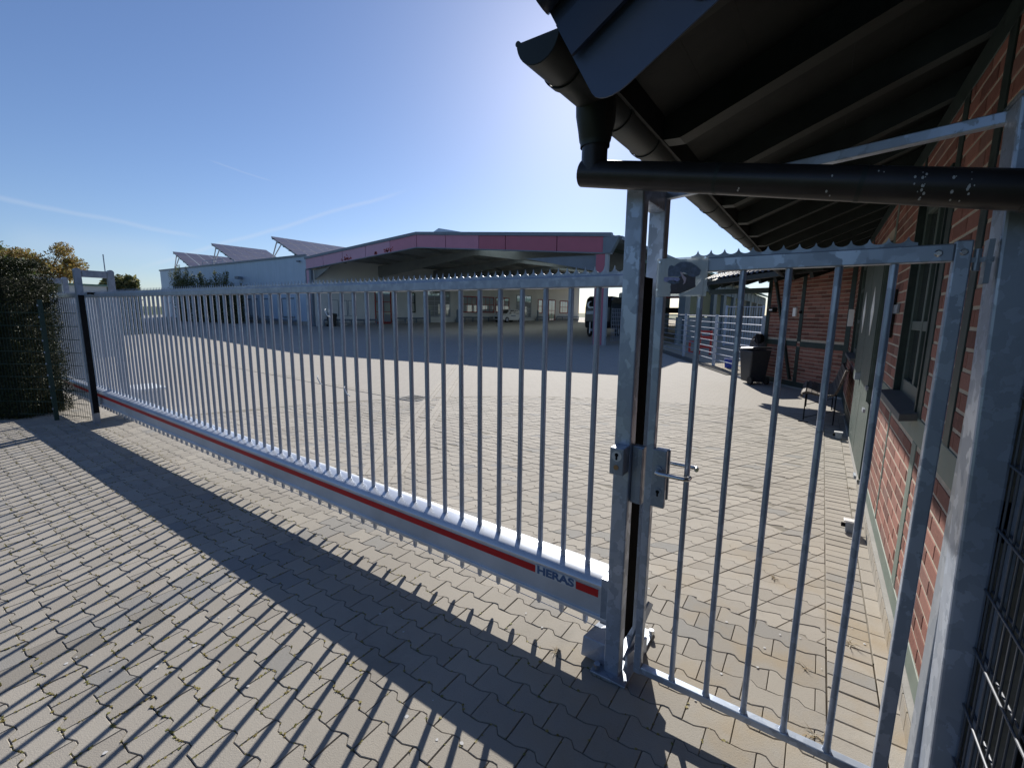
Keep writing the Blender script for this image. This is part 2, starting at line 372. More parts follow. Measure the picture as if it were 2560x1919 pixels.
def g(Y, X=0.):
    return max(0., .015*(Y-4)) + .0125*max(0, -9-X)*min(max((Y-4)/17.7, 0), 1.5)
def bevel(o, w, seg=2):
    b = o.modifiers.new('bevel', 'BEVEL'); b.width = w; b.segments = seg; b.limit_method = 'ANGLE'; b.angle_limit = R(40); return o

# ------------------------------------------------------------------ ground
def sheet(name, xs, ys, dz, mat, kind='structure', zfun=g):
    mb = MB(); nx, ny = len(xs), len(ys)
    vs = [(x, y, zfun(y, x)+dz) for y in ys for x in xs]
    fs = [(j*nx+i, j*nx+i+1, (j+1)*nx+i+1, (j+1)*nx+i) for j in range(ny-1) for i in range(nx-1)]
    mb._add(vs, fs); o = mb.build(name, mat, smooth=True); o['kind'] = kind; return o
def lin(a, b, n): return [a+(b-a)*i/n for i in range(n+1)]
sheet('ground', [-1500, -400, -150]+lin(-80, 60, 28)+[150, 400, 1500], [-300, -60]+lin(-20, 100, 24)+[200, 500, 1800], -.085, 'grass',
      zfun=lambda y, x: min(g(y, x), 3.0))
def clipx(n):
    return n
STREET_X0 = -14.
sheet('joint_bed', [-14, -12, -9, -6, -3, 0, .52], [-1.2, 0, 1, 2, 2.75], -.008, 'dirt')
sheet('sand_bed', [-14, -12, -9, -6, -3, 0, .52], [2.751, 3.4, 4, 5, 6, 7, 8, 9, 10, 11, 12, 13], -.0035, 'jointsand')

class Stones:
    """interlocking pavers: individual objects near the camera, one joined mesh for the rest"""
    def __init__(s): s.items = []
SH = 1.0
def wave(x, P=.195):
    x = (x % P)/P*.195
    pts = ((0, 0), (.05, 0), (.108, .024), (.130, .025), (.156, -.003), (.195, 0))
    for (a, b), (c, d) in zip(pts, pts[1:]):
        if x <= c: return b+(d-b)*(x-a)/(c-a)
    return 0
BR = (0, .05, .108, .130, .156, .195)
def stone_outline(P, H, off_b, off_t, skew=0.):
    """outline of one stone, joint lines at 0 and P; bottom wave shifted by off_b, top by off_t; gap between stones left out"""
    gp = .0013
    def side(off, base, sg):
        xs = {gp, P-gp}
        for k in range(-2, 3):
            for b in BR:
                x = b/.195*P + off + k*P
                if gp+.002 < x < P-gp-.002: xs.add(x)
        return [(x, base+wave(x-off, P)+sg*gp) for x in sorted(xs)]
    bot = side(off_b, 0, 1); top = side(off_t, H, -1)
    pts = bot + top[::-1]
    return [(x+skew*y/H, y) for x, y in pts]
def inset(poly, d):
    n = len(poly); out = []
    for i in range(n):
        p0, p1, p2 = Vector(poly[i-1]), Vector(poly[i]), Vector(poly[(i+1) % n])
        a = (p1-p0).normalized(); b = (p2-p1).normalized(); na = Vector((-a.y, a.x)); nb = Vector((-b.y, b.x))
        m = (na+nb); m = m/max(.3, m.length_squared)*2*d*.98 if m.length > .1 else na*d
        if m.length > 2.2*d: m = m.normalized()*2.2*d
        out.append((p1.x+m.x, p1.y+m.y))
    return out
def stone_mesh(mb, poly, x, y, z, tilt=(0, 0), chamfer=.0024):
    n = len(poly); ins = inset(poly, chamfer)
    def Z(px, py, dz): return z+dz+px*tilt[0]+py*tilt[1]
    vs = [(x+px, y+py, Z(px, py, -.03)) for px, py in poly]+[(x+px, y+py, Z(px, py, -.0035)) for px, py in poly]+[(x+px, y+py, Z(px, py, 0)) for px, py in ins]
    fs = [(i, (i+1) % n, n+(i+1) % n, n+i) for i in range(n)]+[(n+i, n+(i+1) % n, 2*n+(i+1) % n, 2*n+i) for i in range(n)]+[tuple(range(2*n, 3*n))]
    mb._add(vs, fs)
def clip_x(poly, xm):
    out = []
    for i, p in enumerate(poly):
        q = poly[i-1]
        if (p[0] <= xm) != (q[0] <= xm):
            t_ = (xm-q[0])/(p[0]-q[0]); out.append((xm, q[1]+(p[1]-q[1])*t_))
        if p[0] <= xm: out.append(p)
    res = []
    for p in out:
        if not res or math.hypot(p[0]-res[-1][0], p[1]-res[-1][1]) > .003: res.append(p)
    if len(res) > 1 and math.hypot(res[0][0]-res[-1][0], res[0][1]-res[-1][1]) <= .003: res.pop()
    return res
Mi = Matrix(((right.x, right.y, right.z), (down.x, down.y, down.z), (fwd.x, fwd.y, fwd.z)))
def proj(x, y, z):
    c = Mi @ Vector((x, y, z-CAM_H))
    return None if c.z < .05 else (1106.72*c.x/c.z+1280, 1106.72*c.y/c.z+959.5, c.z)
def inview(x, y, z=0, m=160):
    p = proj(x, y, z); return p is not None and -m < p[0] < 2560+m and -m < p[1] < 1919+m
pavement = MB().box((-1, 1, -.05), (-.9, 1.1, -.04)).build('pavement', 'dirt'); pavement['kind'] = 'structure'
stones = []   # (pixel area, kind, poly, x, y, z)
PA, HA = .193, .1315
Y0 = 1.969; X0 = -1.785
kmin, kmax = -16, 5
for k in range(kmin, kmax+1):
    y = Y0 + k*HA
    if y < -.4: continue
    off = 0 if k % 2 == 0 else PA/2
    i = -66
    while True:
        x = X0 + off + i*PA; i += 1
        if x > .19: break
        if x < -12.5 or not inview(x, y): continue
        poly = stone_outline(PA, HA, 0, PA/2)
        if x+PA > .185: poly = clip_x(poly, .186-x)
        if len(poly) < 3 or .186-x < .02: continue
        d = math.hypot(x, y, CAM_H); stones.append((d, poly, x, y))
YB = Y0 + (kmax+1)*HA
HB = .121
k = 0
while True:
    y = YB + k*HB
    if y > 11.8: break
    off = (k*.064 + (X0-.186)) % PA
    x = .186
    while x > -9.6:
        x -= PA
        xx = x + off
        if xx > .19: continue
        if not inview(xx, y, g(y, xx), 60): continue
        if (math.hypot(xx, y) > 9.2): continue
        poly = stone_outline(PA, HB, 0, 0, .064)
        if xx+PA+.064 > .186: poly = clip_x(poly, .186-xx)
        if len(poly) < 3 or .186-xx < .02: continue
        stones.append((math.hypot(xx, y, CAM_H), poly, xx, y))
    k += 1
# edging strip of small oblong blocks along the wall and larger slabs beside it
k = 0
while YB-2.2+k*.0985 < 9.6:
    y = YB-2.2+k*.0985; k += 1
    if not inview(.29, y, g(y), 80): continue
    stones.append((math.hypot(.29, y, CAM_H), [(.003, .003), (.196, .003), (.196, .0955), (.003, .0955)], .19, y))
    if k % 2 == 0: stones.append((math.hypot(.4, y, CAM_H), [(.003, .003), (.098, .003), (.098, .194), (.003, .194)], .389, y))
stones.sort(key=lambda s: s[0])
cache = {}
joined = MB(); joined_b = MB()
for idx, (d, poly, x, y) in enumerate(stones):
    z = g(y, x) + rnd.uniform(-.0016, .0016)
    tl = (rnd.uniform(-.008, .008), rnd.uniform(-.008, .008))
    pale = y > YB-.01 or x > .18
    if idx < 298:
        key = (pale,)+tuple(round(v, 3) for p in poly for v in p)
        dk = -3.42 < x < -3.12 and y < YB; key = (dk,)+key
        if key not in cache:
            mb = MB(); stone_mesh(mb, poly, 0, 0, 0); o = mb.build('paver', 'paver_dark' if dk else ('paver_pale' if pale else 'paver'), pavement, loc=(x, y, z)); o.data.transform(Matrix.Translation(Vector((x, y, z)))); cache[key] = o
        else: o = inst(cache[key], 'paver', pavement, (x, y, z))
        o.rotation_euler = (tl[1], tl[0], 0)
    else:
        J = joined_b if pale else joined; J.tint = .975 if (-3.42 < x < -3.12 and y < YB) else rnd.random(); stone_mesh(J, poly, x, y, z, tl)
jo = joined.build('paver_field', 'paver_join', pavement); jo['kind'] = 'stuff'
jo = joined_b.build('yard_paver_field', 'paver_pale_join', pavement); jo['kind'] = 'stuff'
# paving beyond the modelled stones
def yard_far():
    mb = MB(); N = 44
    # ring from 9.2 m outwards
    rs = [9.25, 10, 11, 12, 13.5, 15, 17, 19, 21.7, 25, 30, 36, 44, 54, 66, 80]
    A = [R(-89+i*(93)/N) for i in range(N+1)]
    vs = []; fs = []
    for r in rs:
        for a in A:
            x, y = r*math.sin(a), r*math.cos(a)
            if x > .5: x = .5
            vs.append((x, y, g(y, x)-.003))
    n = N+1
    for j in range(len(rs)-1):
        for i in range(N): fs.append((j*n+i, j*n+i+1, (j+1)*n+i+1, (j+1)*n+i))
    mb._add(vs, fs); o = mb.build('yard', 'yard', smooth=True); o['kind'] = 'structure'; return o
yard_far()
sheet('street_paving', [-40, -30, -20, -14, -12.4], [-1.5, 0, 1, 2, 3], -.004, 'yard')
# two flush channel rows in the yard and the gully grate
def strip(name, p, q, w, tintlo, tinthi, L=.2):
    mb = MB(); p = Vector(p); q = Vector(q); d = (q-p); n = int(d.length/L); d.normalize(); s = Vector((-d.y, d.x))
    for i in range(n):
        for sd_ in (-1, 1):
            c0 = p+d*(i*L+.003); c1 = p+d*((i+1)*L-.003)
            a, b = (0.004, w/2-.003) if sd_ > 0 else (-w/2+.003, -.004)
            P = [c0+s*a, c1+s*a, c1+s*b, c0+s*b]; zz = .005+rnd.uniform(-.001, .001)
            mb.tint = rnd.uniform(tintlo, tinthi)
            mb._add([(v.x, v.y, g(v.y, v.x)-.02) for v in P]+[(v.x, v.y, g(v.y, v.x)+zz) for v in P], [(4, 5, 6, 7), (0, 1, 5, 4), (1, 2, 6, 5), (2, 3, 7, 6), (3, 0, 4, 7)])
    o = mb.build(name, 'paver_pale_join'); return props(o, kind='structure')
strip('channel_paving', (-3.55, 2.9), (-10.9, 13.0), .17, .72, .93); strip('channel_paving', (-3.95, 2.9), (-11.25, 12.9), .17, .72, .93)
strip('channel_paving', (-6.9, 6.15), (-17, 6.5), .26, .72, .93)
t = thing('drain_grate', 'square iron gully grate set in the yard paving behind the sliding gate', 'drain', (-6.78, 6.25, g(6.25)+.01))
mb = MB(); zc = g(6.25)+.012
for a, b in (((-7.05, 6.0), (-6.5, 6.04)), ((-7.05, 6.46), (-6.5, 6.5)), ((-7.05, 6.04), (-7.0, 6.46)), ((-6.55, 6.04), (-6.5, 6.46))): mb.box((*a, zc-.03), (*b, zc))
mb.build('rim', 'concrete', t)
MB().box((-7.0, 6.04, zc-.03), (-6.55, 6.46, zc-.024)).build('shaft', 'dirt', t)
for i in range(6): MB().box((-6.985+i*.072, 6.04, zc-.02), (-6.955+i*.072, 6.46, zc-.002)).build('grate_bar', 'sill', t)

# ------------------------------------------------------------------ sliding gate
GY = 2.04; XR = -.735; XL = -13.4
def gz(x, z): return z + .0072*(XR-x)*min(1, 1)      # the leaf climbs very slightly to the left
gate = thing('sliding_gate', 'long galvanised sliding gate with vertical bars and red striped bottom beam', 'gate', (-4, GY, 0))
def beam_part(name, prof, mat, x0=XL, x1=XR, smooth=True):
    """cross-section (y,z) swept along X"""
    mb = MB(); n = len(prof)
    vs = [(x0, y, gz(x0, z)) for y, z in prof]+[(x1, y, gz(x1, z)) for y, z in prof]
    mb._add(vs, [tuple(range(n)), tuple(range(2*n-1, n-1, -1))]+[(i, (i+1) % n, n+(i+1) % n, n+i) for i in range(n)])
    return mb.build(name, mat, gate, smooth=smooth)
front = 1.95
prof = [(front, .243), (front-.010, .240), (front-.013, .230), (front-.010, .220), (front+.004, .215), (2.135, .215), (2.14, .37), (2.138, .400), (2.128, .424), (2.108, .440), (2.08, .448), (2.055, .448),
        (2.0, .437), (1.975, .432), (1.955, .423), (1.946, .405), (1.949, .398), (front, .396)]
beam = beam_part('bottom_beam', prof, 'alu')
for (a, b) in ((XL, -1.175), (-.925, -.80)):
    mb = MB(); mb._add([(a, front-.0012, gz(a, .338)), (b, front-.0012, gz(b, .338)), (b, front-.0012, gz(b, .380)), (a, front-.0012, gz(a, .380))], [(0, 1, 2, 3)])
    o = mb.build('red_stripe', 'stripe', gate)
pl = MB().box((-1.172, front-.002, gz(-1.05, .334)), (-.928, front, gz(-1.05, .386))).build('name_plate', 'plate', gate)
cu = bpy.data.curves.new('HERAS', 'FONT'); cu.body = 'HERAS'; cu.size = .060; cu.offset = .0026; cu.extrude = .0004; cu.align_x = 'CENTER'; cu.align_y = 'CENTER'
tmp = bpy.data.objects.new('tmp', cu); col.objects.link(tmp); dg = bpy.context.evaluated_depsgraph_get(); me = bpy.data.meshes.new_from_object(tmp.evaluated_get(dg)); bpy.data.objects.remove(tmp)
me.materials.clear(); me.materials.append(MT['ink'])
lt = bpy.data.objects.new('lettering', me); col.objects.link(lt); lt.parent = pl; lt.rotation_euler = (R(90), 0, 0); lt.scale = (1.28, 1, 1)
lt.location = Vector((-1.05, front-.0028, gz(-1.05, .360))) - wloc(pl)
MB().box((XR-.045, 1.94, .21), (XR-.012, 2.13, .455)).build('end_cap', 'galv_dull', gate)
mb = MB(); mb.tube((XR+.0, 1.99, .47), (XR+.0, 2.09, .47), .035, 14); mb.build('guide_wheel', 'rubber', gate, smooth=True)
MB().box((XR+.012, 1.985, .145), (XR+.072, 2.10, 1.925)).build('closing_profile', M_('deep_black_rubber', (.0035, .0035, .004), .9, 0, .03), gate)
mb = MB(); mb._add([(XL, 2.012, gz(XL, 1.885)), (XR, 2.012, 1.885), (XR, 2.068, 1.885), (XL, 2.068, gz(XL, 1.885)), (XL, 2.012, gz(XL, 1.943)), (XR, 2.012, 1.943), (XR, 2.068, 1.943), (XL, 2.068, gz(XL, 1.943))],
                   [(0,3,2,1),(4,5,6,7),(0,1,5,4),(1,2,6,5),(2,3,7,6),(3,0,4,7)])
bevel(mb.build('top_rail', 'galv_bar', gate), .006)
def comb(x0, x1, y, zf, name, parent, pitch=.05, h=.044, mat='galv_bar', depth=.003, basef=.013):
    mb = MB(); x = x1
    while x - pitch > x0:
        zb = zf(x); pts = []
        base = zb-.0
        arc = []
        N = 5
        for i in range(N+1):
            a = math.pi/2*i/N; arc.append((x-pitch/2*(1-math.cos(a))*1.0 if False else x-pitch/2*(i/N)**1.0, base+basef+(h-basef)*(1-math.sqrt(max(0, 1-(i/N)**2)))))
        arc2 = [(2*(x-pitch/2)-px, pz) for px, pz in arc[::-1]][1:]
        P = [(px, pz) for px, pz in arc+arc2]; P = P+[(x-pitch, base-.004), (x, base-.004)]
        mb.prism([(px, y, pz) for px, pz in P], (0, depth, 0)); x -= pitch
    return mb.build(name, mat, parent)
comb(XL, XR+.035, 2.03, lambda x: gz(x, 1.943), 'spike_strip', gate)
# bars: one mesh, shared
BT = 1.886; BB = .095; r = .0148
mb = MB(); mb.tube((0, 0, BB+.02), (0, 0, BT), r, 12, caps=False); mb.tube((0, 0, BB), (0, 0, BB+.02), r*.55, 12, r)
x = -.905; proto = None; n = 0
while x > XL+.1:
    if proto is None: proto = mb.build('bar', 'galv_bar', gate, smooth=True, loc=(x, GY, gz(x, 0)), ); proto.data.transform(Matrix.Translation(Vector((x, GY, gz(x, 0))))); proto.location = Vector((x, GY, gz(x, 0)))-wloc(gate)
    else: inst(proto, 'bar', gate, (x, GY, gz(x, 0)))
    x -= .1475; n += 1
# thin tension wire below the beam
mb = MB(); mb.tube((XL, 2.0, gz(XL, .135)), (XR-.05, 2.0, .135), .0022, 6); mb.build('lower_wire', 'galv_bar', gate)
mb = MB()
for x_, z_ in ((-3.15, 1.78), (-3.3, 1.25), (-2.95, 1.2)): mb.path([(x_, 2.02, z_), (x_+.02, 2.0, z_-.01), (x_+.06, 1.995, z_-.05), (x_+.10, 1.99, z_-.06)], .004, 6)
mb.build('cable_tie', 'white', gate)

# ------------------------------------------------------------------ catch portal at the closing end
por = thing('catch_portal', 'galvanised twin post catch portal with key switch where the sliding gate closes', 'gate portal', (-.69, 2.03, 0))
def post(name, x0, x1, y0, y1, z0, z1, parent, mat='galv', bw=.006):
    return bevel(MB().box((x0, y0, z0), (x1, y1, z1)).build(name, mat, parent), bw)
post('front_post', -.727, -.650, 1.88, 1.945, .012, 2.355, por)
post('back_post', -.727, -.648, 2.185, 2.255, .012, 2.33, por)
post('bridge', -.724, -.652, 1.945, 2.185, 2.235, 2.325, por)
bevel(MB().box((-.78, 1.84, .002), (-.60, 2.30, .014)).build('base_plate', 'galv_dull', por), .003)
mb = MB(); # catch bracket
mb._add([(-.86, 1.90, .02), (-.73, 1.90, .02), (-.73, 2.06, .02), (-.86, 2.06, .02), (-.86, 1.92, .115), (-.73, 1.90, .135), (-.73, 2.10, .16), (-.80, 2.10, .16)],
        [(0,3,2,1),(4,5,6,7),(0,1,5,4),(1,2,6,5),(2,3,7,6),(3,0,4,7)])
bevel(mb.build('catch_bracket', 'galv_bar', por), .004)
mb = MB(); mb.bar((-.64, 1.96, .02), (-.60, 2.14, .02), .012, .13); mb.bar((-.655, 1.99, .02), (-.60, 2.18, .26), .01, .05); mb.build('stiffener', 'galv_bar', por)
MB().tube((-.755, 1.865, .02), (-.755, 1.865, .045), .016, 10).build('anchor_bolt', 'steel', por); MB().tube((-.61, 2.27, .02), (-.61, 2.27, .04), .014, 10).build('anchor_bolt', 'steel', por)
ks = bevel(MB().box((-.716, 1.805, 1.058), (-.652, 1.879, 1.18)).build('key_switch', 'galv_dull', por), .004)
mb = MB().tube((-.684, 1.8035, 1.144), (-.684, 1.8052, 1.144), .023, 24); mb.build('lock_disc', 'disc', ks)
mb = MB().tube((-.684, 1.8025, 1.150), (-.684, 1.8036, 1.150), .0085, 14); mb.box((-.6885, 1.8025, 1.127), (-.6795, 1.8036, 1.149)); mb.build('key_slot', 'black', ks)
mb = MB().tube((-.684, 1.802, 1.093), (-.684, 1.8052, 1.093), .0115, 18); mb.build('push_button', 'brass', ks)
sb = bevel(MB().box((-.648, 1.905, .905), (-.596, 1.944, 1.175)).build('strike_box', 'galv_dull', por), .003)
bevel(MB().box((-.622, 1.892, .91), (-.598, 1.906, 1.17)).build('strike_lip', 'galv_dull', por), .003)

# ------------------------------------------------------------------ pedestrian gate
pg = thing('pedestrian_gate', 'narrow galvanised pedestrian gate leaf with spiked top and lever handle', 'gate', (-.12, 1.95, 0))
y0, y1 = 1.93, 1.97
def stile(name, x0, x1, z0, z1): return bevel(MB().box((x0, y0, z0), (x1, y1, z1)).build(name, 'galv', pg), .004)
stile('stile', -.595, -.560, .035, 1.99); stile('stile', .315, .355, .035, 1.992)
bevel(MB().box((-.560, y0+.001, 1.930), (.315, y1-.001, 1.984)).build('top_rail', 'galv', pg), .004)
bevel(MB().box((-.560, y0+.001, .040), (.315, y1-.001, .075)).build('bottom_rail', 'galv', pg), .004)
mb = MB().tube((0, 0, 0), (0, 0, 1.855), .0118, 14, caps=False)
mb.tube((0, 0, -.001), (0, 0, .022), .016, 14, .0118, caps=False)
pb = None
for x in (-.418, -.268, -.117, .031, .178):
    if pb is None: pb = mb.build('bar', 'galv', pg, smooth=True, loc=(x, 1.95, .075)); pb.data.transform(Matrix.Translation(Vector((x, 1.95, .075))))
    else: inst(pb, 'bar', pg, (x, 1.95, .075))
comb(-.50, .23, 1.96, lambda x: 1.984, 'spike_strip', pg, pitch=.0498, h=.034, mat='galv_dull')
mb = MB()
for x in (.278, .335):
    for i in range(1): mb.tube((x, 1.9305, 1.956), (x, 1.9255, 1.956), .011, 16, .007)
mb.build('rivet', 'steel', pg, smooth=True)
lp = bevel(MB().box((-.557, 1.905, .912), (-.496, 1.929, 1.176)).build('lock_plate', 'galv_dull', pg), .004)
MB().box((-.560, 1.97, .93), (-.50, 1.985, 1.165)).build('rear_lock_plate', 'galv_dull', pg)
for yy, nm in ((1.905, 'lever_handle'), (1.985, 'lever_handle')):
    s = -1 if yy < 1.95 else 1
    P = [(-.528, yy, 1.092), (-.528, yy+s*.045, 1.092)]
    pts = [(-.528, yy, 1.085), (-.528, yy+s*.030, 1.085), (-.524, yy+s*.044, 1.085), (-.510, yy+s*.050, 1.085), (-.44, yy+s*.050, 1.085), (-.408, yy+s*.050, 1.085), (-.396, yy+s*.044, 1.085), (-.392, yy+s*.030, 1.085), (-.392, yy+s*.018, 1.085)]
    MB().path(pts, .0092, 12).build(nm, 'steel', pg, smooth=True)
mb = MB().tube((-.528, 1.9052, 1.085), (-.528, 1.898, 1.085), .020, 20); mb.build('handle_rose', 'galv_dull', lp, smooth=True)
mb = MB().tube((-.525, 1.9052, .985), (-.525, 1.900, .985), .017, 18); mb.tube((-.525, 1.9052, .968), (-.525, 1.9003, .968), .012, 18); mb.build('cylinder_guard', 'galv_dull', lp, smooth=True)
mb = MB().tube((-.525, 1.9005, .987), (-.525, 1.8985, .987), .008, 14); mb.box((-.5288, 1.8985, .966), (-.5212, 1.9005, .985)); mb.build('key_slot', 'black', lp)
mb = MB().box((.356, 1.94, 1.925), (.405, 1.955, 1.94)); mb.box((.385, 1.925, 1.86), (.398, 1.97, 1.99)); mb.tube((.37, 1.948, 1.90), (.37, 1.948, 1.965), .009, 10); mb.build('hinge', 'galv_dull', pg)
mb = MB().tube((.372, 1.95, .03), (.372, 1.95, .075), .018, 14); mb.box((.35, 1.94, .045), (.42, 1.96, .058)); mb.build('lower_hinge', 'galv_dull', pg)

# sign plate with a printed dog picture
sp = thing('warning_plate', 'clear acrylic plate printed with a dog head screwed to the pedestrian gate', 'sign', (-.49, 1.92, 1.83))
m = M_('clear_acrylic', (.62, .66, .68), .12, 0, .5); tt = NT(m); trn = tt.n('ShaderNodeBsdfTransparent'); mx = tt.n('ShaderNodeMixShader'); mx.inputs[0].default_value = .52
tt.l(trn.outputs[0], mx.inputs[2]); tt.l(tt.b.outputs[0], mx.inputs[1]); tt.l(mx.outputs[0], tt.t.nodes['Material Output'].inputs['Surface']); MT['acrylic'] = m
def SP(cx, cy): return (-.591+(cx-140)/705*.197+(775-cy)/520*0, 1.990-(cy-255)/520*.153)
bevel(MB().box((-.593, 1.9210, 1.834), (-.391, 1.9240, 1.990)).build('plate', 'acrylic', sp), .0006, 1)
def printed(name, pts, mat, lay):
    mb = MB(); P = [SP(*p) for p in pts]; y = 1.9206-lay*.0004
    mb.prism([(a, y, b) for a, b in P], (0, .0002, 0)); return mb.build(name, mat, sp)
MT['dogblue'] = varied('print_slate_blue', (.085, .115, .19), .35, .35, 60, 0, .0); MT['dogdark'] = varied('print_dark_brown', (.035, .025, .04), .35, .4, 60, 0, .0)
MT['tongue'] = varied('print_lilac', (.30, .31, .55), .35, .25, 90, 0, .0); MT['collar'] = M_('print_pale_pink', (.50, .38, .46), .35); MT['printwhite'] = M_('print_white', (.55, .56, .56), .4)
printed('print_neck', [(350, 640), (360, 590), (420, 600), (500, 470), (620, 500), (695, 515), (700, 620), (708, 660), (600, 705), (480, 748), (345, 748), (360, 700)], 'dogdark', 1)
printed('print_head', [(300, 480), (303, 400), (318, 365), (345, 352), (385, 368), (420, 340), (470, 316), (530, 312), (620, 332), (700, 378), (765, 440), (742, 500), (700, 520), (650, 525), (600, 505), (560, 470), (520, 455), (480, 470), (500, 510), (450, 515), (380, 505), (310, 510)], 'dogblue', 2)
printed('print_jaw', [(300, 580), (330, 556), (400, 565), (450, 580), (480, 550), (470, 600), (400, 610), (340, 605)], 'dogblue', 3)
printed('print_tongue', [(240, 540), (260, 512), (320, 515), (400, 520), (450, 525), (485, 545), (460, 575), (420, 588), (380, 560), (330, 556), (300, 585), (262, 578)], 'tongue', 3)
printed('print_collar', [(478, 450), (492, 448), (530, 500), (572, 535), (560, 600), (530, 625), (540, 575), (515, 535)], 'collar', 4)
printed('print_edge', [(455, 768), (560, 735), (640, 700), (705, 665), (790, 560), (800, 560), (805, 768)], 'printwhite', 1)
mb = MB()
for p in ((172, 303), (810, 278), (152, 685)):
    a, b = SP(*p); mb.tube((a, 1.9212, b), (a, 1.9180, b), .0042, 10)
mb.build('screw', 'steel', sp)

KG = .967
for t in (pg, sp):      # the leaf hangs 65 mm nearer the street, flush with the catch post, 9 cm clear of the paving
    t.location = (t.location.x*KG, t.location.y*KG, CAM_H+(t.location.z-CAM_H)*KG); t.scale = (KG,)*3
# ------------------------------------------------------------------ wall-side post, brace and mesh fence to the right
wp = thing('gate_hinge_post', 'broad galvanised hinge post standing against the brick wall', 'gate post', (.447, 1.92, 0))
mb = MB(); mb._add([(.448, 1.862, 0), (.505, 1.862, 0), (.505, 1.995, 0), (.448, 1.995, 0), (.386, 1.862, 2.36), (.492, 1.862, 2.36), (.492, 1.995, 2.36), (.386, 1.995, 2.36)],
                   [(0,3,2,1),(4,5,6,7),(0,1,5,4),(1,2,6,5),(2,3,7,6),(3,0,4,7)])
bevel(mb.build('shaft', 'galv', wp), .008)
MB().box((.382, 1.858, 2.361), (.496, 1.999, 2.368)).build('cap', 'galv_dull', wp)
bevel(MB().box((.43, 2.0, 0.0), (.485, 2.10, 2.32)).build('rear_angle', 'galv_dull', wp), .004)
br = MB().bar((-.648, 2.205, 2.31), (.40, 2.0, 2.345), .035, .035)
props(bevel(br.build('brace_bar', 'galv'), .003), 'horizontal galvanised brace bar tying the portal to the hinge post under the eaves', 'brace')
fr = thing('wire_fence_panel', 'double rod wire fence panel running from the hinge post beside the camera', 'fence', (.50, 1.2, 0))
zz = .135
while zz < 2.0:
    if zz > 1.2: pass
    for dx in (-.008, .008): MB().tube((.500+dx, .15, zz), (.500+dx, 1.86, zz), .0038, 8).build('horizontal_rod', 'meshblue', fr, smooth=True)
    zz += .2
vw = None; y = .2
mb = MB().tube((0, 0, .06), (0, 0, 2.02), .003, 6, caps=False)
while y < 1.86:
    if vw is None: vw = mb.build('vertical_rod', 'meshblue', fr, smooth=True, loc=(.5, y, 0)); vw.data.transform(Matrix.Translation(Vector((.5, y, 0))))
    else: inst(vw, 'vertical_rod', fr, (.5, y, 0))
    y += .05
MB().box((.512, 1.80, 0), (.524, 1.86, 2.05)).build('clamp_bar', 'galv_dull', fr)


exec_marker = 0
# ------------------------------------------------------------------ half-timbered house
WX = .495
house = thing('brick_house', 'long red brick house with dark green timber frame beside the gates', 'building', (WX, 6, 0))
# backing mass behind the brick faces
FW = 11.3
def wbox(y0, y1, z0, z1, name, mat, out=0., dep=.1, parent=None, bv=.004):
    o = MB().box((WX-out, min(y0, y1), z0), (WX-out+dep, max(y0, y1), z1)).build(name, mat, parent or house)
    return bevel(o, bv) if bv else o
wins = [(3.32, 4.30, 1.235, 2.56), (8.75, 10.2, 1.15, 2.7)]
MB().box((WX+.14, -3.0, -.05), (WX+3.5, FW+2, 2.95)).build('core', 'black', house)
for (a, b, c, d) in ((1.9, 3.32, -.05, 2.9), (4.30, 5.70, -.05, 2.9), (8.03, 8.75, -.05, 2.9), (10.2, FW, -.05, 2.9), (3.32, 4.30, -.05, 1.20), (3.32, 4.30, 2.56, 2.9), (8.75, 10.2, -.05, 1.12), (8.75, 10.2, 2.7, 2.9), (5.70, 8.03, 2.45, 2.9)):
    MB().box((WX+.0, a, c), (WX+.138, b, d)).build('wall_panel', 'mortar', house)
door_y = (5.70, 8.03)
timb = [  # y0,y1,z0,z1
    (1.9, 5.70, .10, .215), (8.03, FW, .10, .26), (1.9, 5.70, 1.075, 1.215), (8.03, FW, 1.05, 1.13), (3.20, 3.315, .215, 1.075), (3.20, 3.315, 1.215, 2.86), (4.30, 4.345, .215, 1.075), (4.30, 4.37, 1.235, 2.86),
    (5.58, 5.70, .215, 2.86), (8.03, 8.15, .26, 2.86), (8.66, 8.75, 1.13, 2.86), (10.2, 10.32, 1.13, 2.86), (1.9, FW, 2.86, 2.99), (2.55, 2.65, 1.215, 2.86)]
for i, (a, b, c, d) in enumerate(timb):
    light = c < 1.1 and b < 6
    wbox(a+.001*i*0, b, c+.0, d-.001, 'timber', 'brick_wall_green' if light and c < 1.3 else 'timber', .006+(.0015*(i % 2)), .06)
MB().box((WX-.03, 1.9, -.03), (WX+.05, FW, .0985)).build('plinth', 'concrete', house)
